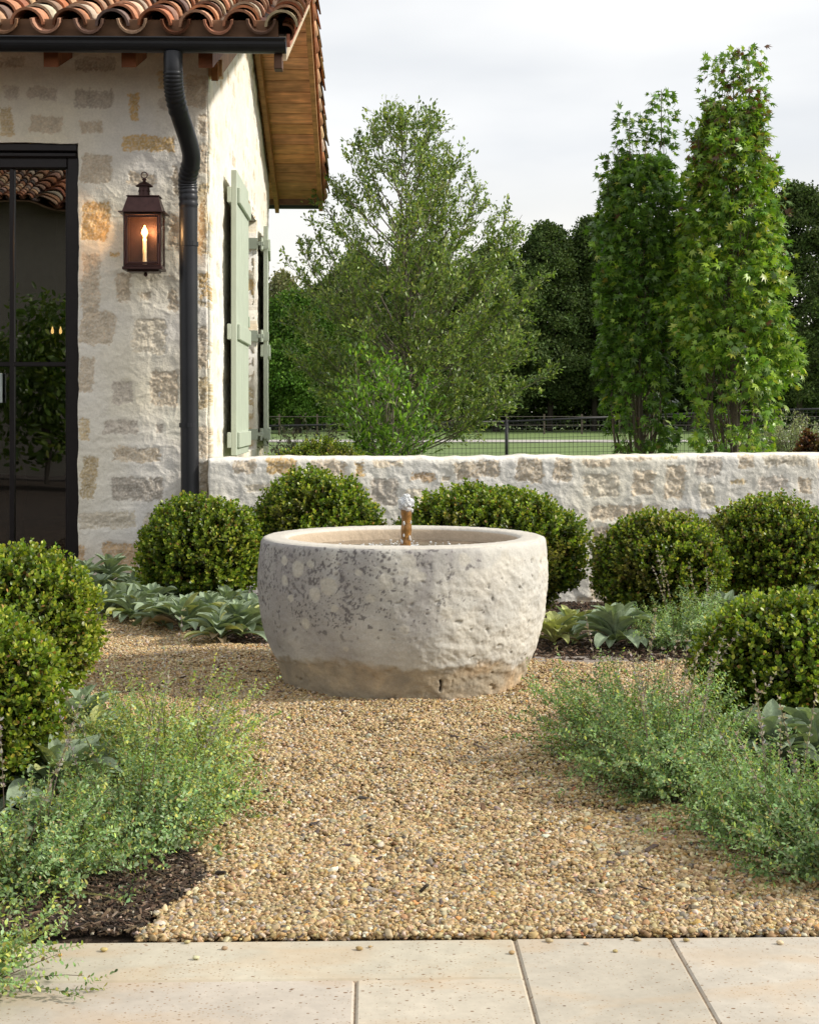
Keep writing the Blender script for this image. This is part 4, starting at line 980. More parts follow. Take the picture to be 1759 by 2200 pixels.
# water
WL = .562
rr_, aa_ = np.meshgrid(np.linspace(0, .484, 90), np.linspace(0, 2 * PI, 160, endpoint=False), indexing='ij')
wx_, wy_ = rr_ * np.cos(aa_), rr_ * np.sin(aa_)
wp = np.stack([wx_, wy_, wx_ * 0], -1)
wz_ = np.sin(rr_ * 130) * .0022 * np.exp(-rr_ * 4) + fbm(wp, 22, 3, 400) * .0045 * np.exp(-rr_ * 2.2)
idw = np.arange(rr_.size).reshape(rr_.shape); nw = np.roll(idw, -1, 1)
M_water = mat('water', (.16, .12, .08), .06, spec=.6, ior=1.33, noise=[(8, 3, .3)], bump=[(45, .35, .006)])
link('water', raw_mesh('water', np.stack([wx_ + TX, wy_ + TY, wz_ + WL], -1).reshape(-1, 3), [np.stack([idw[:-1], idw[1:], nw[1:], nw[:-1]], -1).reshape(-1, 4)]), M_water, fnt)
M_foam = mat('foam', (.85, .87, .88), .15, transm=.35, ior=1.33)
M_jet = mat('jet_water', (.92, .94, .96), .04, transm=.5, ior=1.33)
M_clear = mat('clear_water', (1, 1, 1), .0, transm=1.0, ior=1.33)
mb = MB(); rf = np.random.default_rng(6); T1, f1 = ico(1)
for i in range(420):
    rr0 = abs(rf.normal(0, .17)) + .03; a_ = rf.uniform(0, 2 * PI)
    if rr0 > .45: continue
    s_ = rf.uniform(.0015, .0045); mb.add(T1 * np.array([s_ * 1.5, s_ * 1.5, s_ * .6]) + np.array([TX + rr0 * math.cos(a_), TY + rr0 * math.sin(a_), WL + .003]), [f1])
tag(mb.build('foam', M_foam, fnt, True), kind='stuff')
# pipe spout
px_ = float(P(872, 1120, TY)[0]); ptop = float(P(872, 1088, TY)[2])
zz_ = np.linspace(.42, ptop, 40); pts = np.stack([px_ + .004 * np.sin(zz_ * 30) * .6, TY + 0 * zz_, zz_], -1)
M_pipe = mat('rusty_pipe', (.26, .125, .03), .3, .1, noise=[(40, 4, .45), (120, 3, .2)], bump=[(70, .5, .004)], coat=.3)
mb = MB(); mb.tube(pts, .0225 + .0012 * np.sin(zz_ * 90), 18); mb.build('pipe_spout', M_pipe, fnt, True)
# water cap bubbling over the pipe
T3, f3 = ico(3); mb = MB()
for k, (dx, dz_, s_) in enumerate(((0, .010, .029), (-.014, .022, .018), (.016, .018, .019), (.002, .038, .016), (-.022, -.006, .010), (.021, -.016, .010))):
    mb.add(T3 * s_ * (1 + fbm(T3 + k * 5, 1.7, 4, 500 + k) * .65)[:, None] + np.array([px_ + dx, TY - .004, ptop + dz_]), [f3])
for k in range(12):
    s_ = rf.uniform(.0015, .003); mb.add(T1 * s_ + np.array([px_ + rf.normal() * .026, TY + rf.normal() * .02 - .01, ptop + rf.uniform(-.01, .05)]), [f1])
for k in range(10):
    a_ = rf.uniform(-.2, PI + .2) + PI; s_ = rf.uniform(.0025, .005); mb.add(T1 * np.array([s_, s_, s_ * 2.2]) + np.array([px_ + .0235 * math.cos(a_), TY + .0235 * math.sin(a_), rf.uniform(WL, ptop)]), [f1])
tag(mb.build('water_jet', M_jet, fnt, True), kind='stuff')

# ================================================================== PLANTS
LV_OVAL, LV_LANCE, LV_QUAD, LV_STAR = T_oval(), T_lance(), T_quad(), T_star()
def basis(D, r):
    a = nrm(np.cross(D, r.normal(size=D.shape))); return a, np.cross(D, a)

BOX_OUT = [(.18,.25,.024),(.115,.19,.022),(.28,.335,.036),(.42,.42,.07),(.07,.125,.018),(.34,.19,.07)]
BOX_W = [30, 26, 20, 8, 16, 1.5]
def boxwood(name, label, X, Y, Z0, rx, ry, h, leaf, seed, density=1.0, outw=None, cat='boxwood', group='clipped boxwood balls', cols=BOX_OUT, colw=BOX_W, lump=.085, square=1.0):
    r = np.random.default_rng(seed)
    root = empty(name, (X, Y, Z0), label, cat, group)
    rz = h / 2; C = np.array([X, Y, Z0 + rz * 1.0])
    area = 4 * PI * ((rx * ry) ** 1.6 + (rx * rz) ** 1.6 + (ry * rz) ** 1.6) ** (1 / 1.6) / 3 ** (1 / 1.6)
    n = int(area / (leaf * 1.55) ** 2 * density * 1.9)
    D0 = sphere_dirs(n, r)
    sx = np.sign(D0) * np.abs(D0) ** square; D0n = nrm(D0)
    ell = np.array([rx, ry, rz])
    # superellipsoid-like: slightly boxy sides
    k = 1 / (np.abs(D0n) ** 2.2).sum(1) ** (1 / 2.2)
    base = D0n * (k ** .8)[:, None]
    bump = 1 + fbm(D0n + seed, 2.2, 3, seed) * lump * 2 + fbm(D0n + seed, 6, 2, seed + 5) * lump * 1.2
    depth = np.abs(r.normal(0, .05, n)) + .11 * sst(.05, .45, fbm(D0n + seed * 3, 13, 2, seed + 31)); lowr = r.random(n) < .02; depth[lowr] = -r.uniform(.01, .05, int(lowr.sum()))
    pos = C + base * ell * (bump - depth)[:, None]
    nr = nrm(base / ell); SD = nrm(nr * .85 + np.array([0, 0, .55]) + r.normal(0, .28, (n, 3)))
    A, B = basis(SD, r)
    tone = r.normal(0, .12, n) + fbm(pos, 3.0, 2, seed + 9) * .35
    pm = (sst(.10, .38, fbm(pos, 3.4, 3, seed + 400)) * (.2 if seed in (101, 106, 107, 108) else .7))[:, None]
    Ps, Ds, Ns, Sz, Tn = [], [], [], [], []
    for j in range(5):
        for s in (1, -1):
            lat = (A if j % 2 else B) * s
            ang = R(62 - j * 9); d = SD * math.cos(ang) + lat * math.sin(ang) + r.normal(0, .14, (n, 3))
            Ps.append(pos + SD * leaf * (-1.6 + j * .62)); Ds.append(d); Ns.append(SD * math.sin(ang) - lat * math.cos(ang) + r.normal(0, .15, (n, 3)))
            Sz.append(leaf * (1.05 - j * .06) * r.uniform(.75, 1.15, n))
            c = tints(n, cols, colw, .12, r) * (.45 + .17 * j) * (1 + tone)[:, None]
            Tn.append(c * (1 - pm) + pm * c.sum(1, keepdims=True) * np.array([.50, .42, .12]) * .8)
    Ps, Ds, Ns, Sz, Tn = map(np.concatenate, (Ps, Ds, Ns, Sz, Tn))
    keep = Ps[:, 2] > Z0 + .005
    m_ = n * 5; dd = sphere_dirs(m_, r); kq = 1 / (np.abs(dd) ** 2.2).sum(1) ** (1 / 2.2)
    pin = C + dd * (kq ** .8)[:, None] * ell * ((1 + fbm(dd + seed, 2.2, 3, seed) * lump * 2) * r.uniform(.80, .92, m_))[:, None]
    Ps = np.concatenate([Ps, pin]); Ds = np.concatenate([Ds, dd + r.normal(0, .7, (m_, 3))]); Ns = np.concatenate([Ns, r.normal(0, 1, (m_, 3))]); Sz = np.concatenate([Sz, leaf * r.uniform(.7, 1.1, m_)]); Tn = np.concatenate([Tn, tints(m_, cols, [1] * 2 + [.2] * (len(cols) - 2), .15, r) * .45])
    keep = Ps[:, 2] > Z0 + .005
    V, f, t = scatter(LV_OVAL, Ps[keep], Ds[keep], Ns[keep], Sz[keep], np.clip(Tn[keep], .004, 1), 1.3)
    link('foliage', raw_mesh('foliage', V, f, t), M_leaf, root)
    # solid near-black core: shade between the leaves put into its colour; then twigs
    T_, f_ = ico(3); kk_ = 1 / (np.abs(T_) ** 2.2).sum(1) ** (1 / 2.2)
    core = C + T_ * (kk_ ** .8)[:, None] * ell * (.80 + fbm(T_ * 1.0 + seed, 2.2, 3, seed) * lump * 2)[:, None]
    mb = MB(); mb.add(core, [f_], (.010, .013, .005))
    for i in range(60):
        d = nrm(r.normal(size=3) + np.array([0, 0, .2])); e = C + d * ell * .97; s = C + np.array([0, 0, -rz * .6]); m_ = (s + e) / 2 + r.normal(size=3) * .02
        mb.tube([s * .4 + e * .6, m_ * .2 + e * .8, e], [.004, .003, .0015], 4, (.16, .12, .07))
    mb.tube([C + np.array([0, 0, -rz]), C + np.array([0, 0, -rz * .3])], .03, 8, (.14, .10, .07))
    mb.build('stems', M_core, root, True)
    return root
def bush_px(pxc, ptop, hw, Y, z0, label, seed, leaf=.016, name='boxwood_ball', ryf=1.0, **kw):
    c = P(pxc, ptop, Y); h = c[2] - z0
    rx = hw * Y / F
    return boxwood(name, label, float(c[0]), Y, z0, rx * .97, rx * ryf * .97, float(h) * .985, leaf, seed, **kw)
bush_px(432, 1066, 135, 9.0, -.02, 'dark green clipped boxwood ball against the house corner below the downspout', 101, .026)
bush_px(678, 1010, 143, 9.35, -.05, 'tall clipped boxwood ball behind the trough, left of the spout', 102, .026)
bush_px(1046, 1042, 216, 9.1, -.06, 'widest flat-topped clipped boxwood, behind the trough right of the spout', 103, .026, ryf=.72)
bush_px(1416, 1100, 146, 8.7, -.06, 'rounded boxwood ball with sunlit right side, right of the trough', 104, .026, cols=BOX_OUT + [(.20,.16,.05)], colw=BOX_W + [9])
bush_px(1650, 1066, 146, 9.35, -.08, 'boxwood ball by the garden wall at the right edge, behind the sunlit ball', 105, .026, cols=BOX_OUT + [(.20,.15,.05)], colw=BOX_W + [8])
bush_px(1716, 1272, 228, 5.36, 0, 'large dark boxwood ball at the right edge beside the grey-green catmint', 106, .0215, density=1.05, ryf=.85)
bush_px(20, 1176, 196, 5.95, 0, 'bright yellow-green boxwood ball at the left edge in front of the door', 107, .0225, colw=[30, 16, 30, 14, 8, 2])
bush_px(-70, 1296, 202, 4.45, 0, 'nearest boxwood ball, large glossy-leaved, cut by the left edge', 108, .0190, colw=[32, 20, 26, 10, 10, 2])
# behind the wall
bush_px(690, 946, 130, 12.3, 0, 'low mounded hedge plant with yellowish tips just behind the garden wall', 109, .022, group=None, name='mounded_shrub', cat='shrub', ryf=.6, lump=.09)
bush_px(1742, 926, 40, 15.5, 0, 'small reddish-brown rounded shrub behind the wall at the right edge', 110, .035, group=None, name='red_shrub', cat='shrub', cols=[(.16,.06,.03),(.10,.05,.03),(.12,.10,.03)], colw=[4, 3, 2])

# ---- generic plants made of stems
def stem_curve(p, az, el, L, droop, n, r, wob=.02):
    t = np.linspace(0, 1, n); e = el - droop * t ** 1.3; st = L / (n - 1)
    a = az + np.cumsum(r.normal(0, wob, n))
    d = np.stack([np.cos(e) * np.cos(a), np.cos(e) * np.sin(a), np.sin(e)], -1)
    return p + np.r_[[np.zeros(3)], np.cumsum(d[:-1] * st, 0)], d
MINT = [(.25,.36,.16),(.19,.30,.13),(.33,.43,.26),(.40,.47,.15),(.52,.52,.14),(.10,.17,.07),(.30,.22,.13)]
def catmint(X, Y, Z0, rad, h, label, seed, nst=110, **kw): return catmint_(X, Y, Z0, rad, h, label, seed, nst=int(nst * 1.35), **kw)
def catmint_(X, Y, Z0, rad, h, label, seed, nst=110, leaf=.0128, w=(28, 24, 16, 12, 5, 14, 3), spikes=4, lean=(0, 0), spread=.35):
    r = np.random.default_rng(seed); root = empty('catmint', (X, Y, Z0), label, 'catmint', 'grey-green catmint clumps')
    Ps, Ds, Ns, Sz, Tn = [], [], [], [], []; mb = MB(); w = np.array(w, float)
    def dress(pts, ds, s0, lf, tone):
        n = len(pts)
        A, B = basis(ds, r)
        for s in (1, -1):
            alt = (np.arange(n) % 2)[:, None]; lat = (A * alt + B * (1 - alt)) * s
            jit = r.normal(0, .25, (n, 3))
            Ps.append(pts); Ds.append(ds * .55 + lat * .8 + jit + np.array([0, 0, -.05])); Ns.append(ds * .8 - lat * .4 + np.array([0, 0, .5]) + r.normal(0, .2, (n, 3)))
            Sz.append(lf * r.uniform(.6, 1.25, n)); Tn.append(tints(n, MINT, w, .14, r) * tone)
    for i in range(nst):
        az = r.uniform(0, 2 * PI); rr = rad * spread * math.sqrt(r.random())
        b = np.array([X + rr * math.cos(az), Y + rr * math.sin(az), Z0])
        el = R(r.uniform(12, 75)); L = (rad * 1.05 * math.cos(el) ** 1.0 + h * math.sin(el)) * r.uniform(.55, 1.3)
        az2 = az + r.normal(0, .5)
        n = max(int(L / .0105), 8)
        pts, ds = stem_curve(b, az2, el, L, r.uniform(-.2, .9), n, r, .04)
        pts = pts + np.array([lean[0], lean[1], 0]) * (np.linspace(0, 1, n) ** 1.5)[:, None]
        pts[:, 2] = np.maximum(pts[:, 2], Z0 + .012)
        mb.tube(pts[::3], np.linspace(.0016, .0007, len(pts[::3])), 3, (.34, .31, .14) if r.random() < .6 else (.12, .075, .06), cap=False)
        tone = r.uniform(.6, 1.3); k0 = int(n * .18)
        dress(pts[k0:], ds[k0:], 0, leaf * 1.05, tone)
        for _ in range(5):
            k = r.integers(k0, n - 2); d0 = ds[k]; a_ = math.atan2(d0[1], d0[0]) + r.choice([-1, 1]) * r.uniform(.4, 1.1); e_ = math.asin(np.clip(d0[2], -1, 1)) + r.uniform(-.1, .6)
            l_ = r.uniform(.04, .10); m = max(int(l_ / .009), 4); sp, sd_ = stem_curve(pts[k], a_, e_, l_, .2, m, r)
            sp[:, 2] = np.maximum(sp[:, 2], Z0 + .01)
            dress(sp, sd_, 0, leaf * .85, tone * 1.05)
    Ps, Ds, Ns, Sz, Tn = map(np.concatenate, (Ps, Ds, Ns, Sz, Tn))
    low = np.clip((Ps[:, 2] - Z0) / h, 0, 1); clump_ = fbm(Ps, 14, 2, seed); keep = r.random(len(Ps)) < np.clip(.40 + .6 * low + clump_ * 1.5, .08, 1)
    V, f, t = scatter(LV_OVAL, Ps[keep], Ds[keep], Ns[keep], Sz[keep], np.clip(Tn[keep], .01, 1), .95)
    link('foliage', raw_mesh('foliage', V, f, t), M_herb, root)
    mb.build('stems', M_herb, root, True)
    if spikes:
        for i in range(spikes):
            mb = MB(); Pq, Dq, Nq, Sq, Tq = [], [], [], [], []
            az = r.uniform(0, 2 * PI); b = np.array([X + rad * .6 * math.cos(az) * r.random(), Y + rad * .6 * math.sin(az) * r.random(), Z0 + h * .3])
            L = r.uniform(.30, .50); n = 36; pts, ds = stem_curve(b, az, R(r.uniform(62, 85)), L, r.uniform(0, .3), n, r, .02)
            mb.tube(pts[::3], np.linspace(.0014, .0007, len(pts[::3])), 3, (.22, .16, .14), cap=False)
            for k in range(int(n * .5), n, 2):
                m = 7; Pq.append(np.repeat(pts[k][None], m, 0)); dd = nrm(r.normal(size=(m, 3)) * .8 + ds[k]); Dq.append(dd); Nq.append(r.normal(size=(m, 3))); Sq.append(r.uniform(.006, .015, m)); Tq.append(tints(m, [(.42,.38,.35),(.30,.24,.24),(.34,.31,.38),(.40,.40,.26)], [4, 3, 2, 2], .1, r))
            V, f, t = scatter(LV_LANCE, *map(np.concatenate, (Pq, Dq, Nq, Sq)), np.concatenate(Tq), 1.3); mb.add(V, f, t)
            mb.build('flower_spike', M_herb, root)
    return root
def cat_px(px, py, rad, h, label, seed, **kw):
    g = G(px, py); return catmint(float(g[0]), float(g[1]), float(ground_h(g[0], g[1])), rad, h, label, seed, **kw)
cat_px(350, 1680, .185, .24, 'broad sunlit yellow-green catmint clump spilling over the gravel left of the trough', 201, nst=190, w=(14, 8, 24, 32, 24, 3, 3))
cat_px(285, 1822, .18, .17, 'catmint clump left, nearest the gravel and just above the bare mulch', 202, nst=170, w=(22, 24, 18, 12, 7, 12, 7))
cat_px(395, 1760, .14, .14, 'smaller catmint tuft on the left reaching furthest onto the gravel', 203, nst=90, w=(20, 20, 20, 20, 10, 8, 6))
cat_px(40, 1915, .19, .17, 'catmint clump at the left edge under the nearest boxwood', 204, nst=150, w=(26, 24, 22, 10, 4, 14, 5))
cat_px(-85, 2130, .15, .12, 'straggly catmint at the bottom left corner reaching over the paving', 205, nst=90, w=(20, 20, 20, 20, 6, 8, 6), spikes=2)
cat_px(1365, 1640, .25, .21, 'catmint clump on the right, nearest to the trough', 206, nst=190, spikes=9, w=(26, 28, 14, 10, 3, 20, 5))
cat_px(1450, 1710, .22, .19, 'catmint clump in front of the large right boxwood, with grey flower spikes', 207, nst=180, spikes=10, w=(24, 28, 16, 8, 2, 22, 5))
cat_px(1675, 1815, .22, .13, 'blue-green catmint clump below the fuzzy lamb\'s ear at the right', 208, nst=170, spikes=6, w=(26, 28, 26, 5, 2, 18, 4))
cat_px(1795, 1880, .21, .15, 'catmint clump cut by the right edge, lowest of the right bed', 209, nst=140, spikes=4, w=(26, 28, 22, 5, 2, 22, 4))
cat_px(1462, 1395, .17, .19, 'pale blue-grey catmint tuft at the foot of the sunlit boxwood', 210, nst=90, w=(30, 14, 40, 6, 2, 8, 2), spikes=3, leaf=.015)
cat_px(1530, 1390, .18, .20, 'pale catmint tuft between the sunlit boxwood and the large dark one', 211, nst=60, w=(30, 14, 40, 6, 2, 8, 2), spikes=2, leaf=.015)

# ---- lamb's ears
def lamb(px, py, size, label, seed, n=17, warm=0.0, lie=0.0):
    g = G(px, py); X, Y = float(g[0]), float(g[1]); Z0 = float(ground_h(X, Y)); r = np.random.default_rng(seed)
    mb = MB(); nl, nw_ = 12, 7; n = int(n * 2.0); size *= .95
    for i in range(n):
        f_ = (i + .5) / n; az = i * 2.39996 + r.normal(0, .2); el = R(84 - 62 * f_ ** .9 + r.normal(0, 8)) ; L = size * (.62 + .42 * math.sin(f_ * PI * .8)) * r.uniform(.85, 1.15); W = L * r.uniform(.15, .20)
        t = np.linspace(0, 1, nl); e = el - (.5 + .9 * f_ + r.uniform(-.1, .3)) * t ** 1.5
        st = L / (nl - 1); b = np.array([X, Y, Z0 + .02 + .05 * (1 - f_)])
        d = np.stack([np.cos(e) * math.cos(az), np.cos(e) * math.sin(az), np.sin(e)], -1)
        pts = b + np.r_[[np.zeros(3)], np.cumsum(d[:-1] * st, 0)]; pts[:, 2] = np.maximum(pts[:, 2], Z0 + .008)
        side = np.array([-math.sin(az), math.cos(az), 0]); nm = np.cross(d, side); nm *= np.sign(nm[:, 2:3] + 1e-6)
        wp_ = W * np.clip(np.sin(PI * np.clip(t, 0, 1) ** 1.25) ** .8, .10, None)
        wp_[-1] = .001; wp_[0] = W * .12
        s = np.linspace(-1, 1, nw_); fold = r.uniform(.3, .8)
        V = pts[:, None] + side * (s[None, :, None] * wp_[:, None, None]) + nm[:, None] * (np.abs(s)[None, :, None] ** 1.4 * wp_[:, None, None] * fold) + nm[:, None] * (np.sin(t * 9 + i)[:, None, None] * np.abs(s)[None, :, None] * W * .14)
        c = np.array([.245, .305, .205]) if r.random() > warm else np.array([.36, .38, .16])
        if f_ > .88 and r.random() < .45: c = np.array([.26, .20, .13])
        c = c * r.uniform(.82, 1.15)
        tc_ = np.ones((nl, nw_, 3)) * c; tc_[:, 3] *= 1.4; tc_[:, (1, 5)] *= .92; tc_[:, (0, -1)] *= 1.14; tc_[:2] *= 1.1
        idx_ = np.arange(nl * nw_).reshape(nl, nw_)
        mb.add(V.reshape(-1, 3), [np.stack([idx_[:-1,:-1], idx_[1:,:-1], idx_[1:,1:], idx_[:-1,1:]], -1).reshape(-1, 4)], tc_.reshape(-1, 3))
    o = mb.build('lambs_ear', M_fuzzy, None, True); return tag(o, label, "lamb's ear", "silvery lamb's ear rosettes")
LB = "silvery lamb's ear rosette "
for i, (px, py, s, n, wm, lb) in enumerate([
    (182, 1262, .20, 16, 0, 'at the house wall, leftmost of the back row'), (238, 1258, .21, 18, 0, 'touching the base of the stone wall right of the door'), (290, 1284, .16, 13, 0, 'close under the dark boxwood, low and flat'),
    (215, 1300, .19, 17, 0, 'half hidden behind the bright left boxwood'), (262, 1318, .20, 18, .1, 'at the gravel edge, second from the bright left boxwood'), (322, 1330, .20, 18, 0, 'in the middle of the back row at the gravel edge'),
    (318, 1298, .18, 14, 0, 'in the second rank of the back row, below the dark boxwood'), (372, 1312, .23, 18, 0, 'tallest of the back row, upright leaves against the dark boxwood'), (398, 1362, .22, 19, .1, 'largest of the back row, furthest out on the gravel'),
    (452, 1352, .21, 18, 0, 'between the largest rosette and the trough'), (430, 1312, .19, 15, 0, 'behind the largest rosette, under the boxwood'), (492, 1322, .20, 16, .2, 'with a pale yellow heart, second rank near the trough'),
    (232, 1332, .17, 16, 0, 'in the front rank nearest the bright left boxwood'), (350, 1352, .19, 18, 0, 'in the front rank just left of the largest rosette'), (285, 1340, .18, 16, .1, 'low in the front rank between two bigger rosettes'), (470, 1385, .18, 16, .1, 'furthest forward between the largest rosette and the trough'),
    (515, 1378, .22, 18, .1, 'at the gravel edge beside the trough, with drying lower leaves'), (548, 1345, .20, 16, 0, 'pressed against the left side of the trough')]):
    lamb(px, py, s, LB + lb, 300 + i, n, wm)
for i, (px, py, s, n, wm, lb) in enumerate([
    (1322, 1392, .24, 17, .15, 'standing alone with large yellowish leaves right of the trough'), (1228, 1378, .17, 13, .5, 'small and sparse, between the trough and the lone big rosette'), (1190, 1392, .17, 11, .9, 'small yellow-green, hugging the right side of the trough'),
    (1560, 1330, .22, 15, 0, 'behind the large right boxwood, next to the pale catmint'), (1722, 1300, .26, 15, .1, 'peeping over the top of the large right boxwood'), (1650, 1320, .2, 14, .1, 'mostly hidden behind the large right boxwood'),
    (1580, 1650, .19, 17, 0, 'below the large right boxwood, leftmost and darkest of three'), (1655, 1662, .20, 18, 0, 'broad-leaved, in the middle below the large right boxwood'), (1745, 1655, .21, 18, 0, 'at the right edge below the large boxwood'),
    (178, 1610, .21, 20, .25, 'with an upright cupped heart, between the left boxwoods and the catmint'), (205, 1650, .17, 14, .35, 'small pale, leaning into the sunlit catmint'), (125, 1745, .22, 20, .1, 'largest in front, at the foot of the nearest boxwood'),
    (200, 1712, .15, 13, .1, 'flat, tucked under the left catmint'), (85, 1830, .14, 13, 0, 'lowest on the left, half covered by catmint')]):
    lamb(px, py, s, LB + lb, 340 + i, n, wm)

# ================================================================== TREES
def finish_tree(root, leaves, tpl, mb, leafmat, wide=1.0):
    Ps, Ds, Ns, Sz, Tn = (np.concatenate(a) for a in leaves)
    V, f, t = scatter(tpl, Ps, Ds, Ns, Sz, np.clip(Tn, .004, 1), wide)
    link('crown', raw_mesh('crown', V, f, t, tpl is not LV_QUAD), leafmat, root)
    mb.build('trunk', M_bark, root, True)

OAK = [(.20,.285,.07),(.15,.22,.06),(.29,.37,.09),(.09,.14,.045),(.38,.43,.12),(.21,.27,.14)]
def airy_tree(label, pxc, Y, env, seed, nb=60, leaf=.055, cols=OAK, w=(5, 5, 4, 4, 1.5, 2), name='oak_tree', cat='tree', tw=15, trunk_r=.075):
    """env: list of (py, left px, right px)"""
    r = np.random.default_rng(seed); b0 = P(pxc, 900, Y); X0 = float(b0[0]); root = empty(name, (X0, Y, 0), label, cat)
    ez = np.array([P(0, e[0], Y)[2] for e in env])[::-1]; el_ = np.array([(pxc - e[1]) * Y / F for e in env])[::-1]; er_ = np.array([(e[2] - pxc) * Y / F for e in env])[::-1]
    H = ez[-1]; mb = MB(); lv = [[], [], [], [], []]
    tr = np.array([[X0 + .05 * math.sin(z * 1.3), Y, z] for z in np.linspace(-.1, H * .9, 14)]); mb.tube(tr, trunk_r * (1 - np.linspace(0, .96, 14)) ** 1.6 + .004, 8, (.17, .145, .11))
    def env_r(z, az):
        c = math.cos(az); a = np.interp(z, ez, el_); b = np.interp(z, ez, er_); side = a if c < 0 else b
        return side * abs(c) + (a + b) / 2 * (1 - abs(c))
    for i in range(nb):
        z1 = ez[0] + (H - ez[0]) * ((i + r.random()) / nb) ** 1.05; az = i * 2.39996 + r.normal(0, .3); re = env_r(z1, az) * r.uniform(.80, 1.08) + .05
        z0 = max(z1 - re * r.uniform(.6, 1.3) - .25, max(.55 * z1, .5)); s = np.array([X0, Y, z0]); e = np.array([X0 + re * math.cos(az), Y + re * math.sin(az), z1])
        n = 12; t = np.linspace(0, 1, n)[:, None]; mid = (s + e) / 2 + np.array([math.cos(az), math.sin(az), -.3]) * re * .12 + r.normal(size=3) * .05
        pts = (1 - t) ** 2 * s + 2 * t * (1 - t) * mid + t * t * e; pts = pts + fbm(pts * 3 + i, 1.0, 2, seed + i) [:, None] * .05 * t
        L = np.linalg.norm(e - s); mb.tube(pts, np.linspace(.0065 * min(L, 1.3) + .003, .002, n), 5, (.16, .14, .11), cap=False)
        bd = nrm(np.gradient(pts, axis=0))
        for k in range(int(tw * (.6 + L * .5) * (1.3 - .75 * z1 / H))):
            q = r.uniform(.28, 1.0) ** .8 * (n - 1); k0 = int(min(q, n - 2)); fr_ = q - k0; p = pts[k0] * (1 - fr_) + pts[k0 + 1] * fr_
            d = nrm(bd[k0] * .8 + r.normal(0, .55, 3) + np.array([0, 0, .35])); l_ = r.uniform(.12, .42) * (1.15 - .5 * q / (n - 1))
            m = 6; tt_ = np.linspace(0, 1, m)[:, None]; tp = p + d * l_ * tt_ + np.array([0, 0, .06]) * tt_ ** 2 * l_ + r.normal(0, .008, (m, 3)); mb.tube(tp, np.linspace(.004, .0015, m), 3, (.17, .15, .11), cap=False)
            m2 = int(l_ / .016) + 6; u = r.uniform(.15, 1.0, m2)[:, None]; lp = p + d * l_ * u + r.normal(0, .022, (m2, 3))
            lv[0].append(lp); lv[1].append(d * .8 + r.normal(0, .6, (m2, 3)) + np.array([0, 0, .15])); lv[2].append(r.normal(0, .5, (m2, 3)) + np.array([0, 0, 1.0]))
            lv[3].append(leaf * r.uniform(.6, 1.2, m2)); lv[4].append(tints(m2, cols, w, .15, r))
    finish_tree(root, lv, LV_LANCE, mb, M_leaf2, 1.5); return root
airy_tree('tall airy light green tree with upright sparse branches behind the garden wall', 872, 17.0,
    [(228, 845, 905), (290, 790, 950), (350, 735, 1010), (420, 700, 1060), (470, 655, 1130), (550, 640, 1145), (650, 645, 1155), (740, 640, 1170), (805, 655, 1160), (850, 680, 1120), (885, 720, 1060)], 31, nb=150, tw=18, trunk_r=.055, leaf=.052)
SH = [(.16,.31,.03),(.10,.20,.022),(.27,.42,.045),(.05,.10,.015)]
airy_tree('small bright green leafy shrub standing just behind the garden wall', 832, 13.0,
    [(772, 800, 850), (800, 765, 890), (850, 745, 915), (900, 745, 920), (950, 765, 910), (985, 800, 880)], 33, nb=34, tw=8, leaf=.055, cols=SH, w=(4, 5, 2, 3), name='leafy_shrub', cat='shrub', trunk_r=.02)
airy_tree('thin grey-leaved plant beside the house, behind the mounded hedge plant', 655, 15.0,
    [(925, 600, 700), (950, 590, 715), (985, 600, 700)], 34, nb=22, tw=5, leaf=.045, cols=[(.12,.11,.10),(.16,.16,.12),(.09,.10,.06)], w=(2, 2, 2), name='grey_shrub', cat='shrub', trunk_r=.012)
airy_tree('pale feathery grey-green shrub behind the wall at the right', 1698, 17.5,
    [(912, 1675, 1725), (935, 1655, 1745), (985, 1650, 1750)], 35, nb=44, tw=14, leaf=.03, cols=[(.30,.34,.20),(.24,.28,.16),(.36,.38,.25)], w=(2, 2, 2), name='feathery_shrub', cat='shrub', trunk_r=.012)

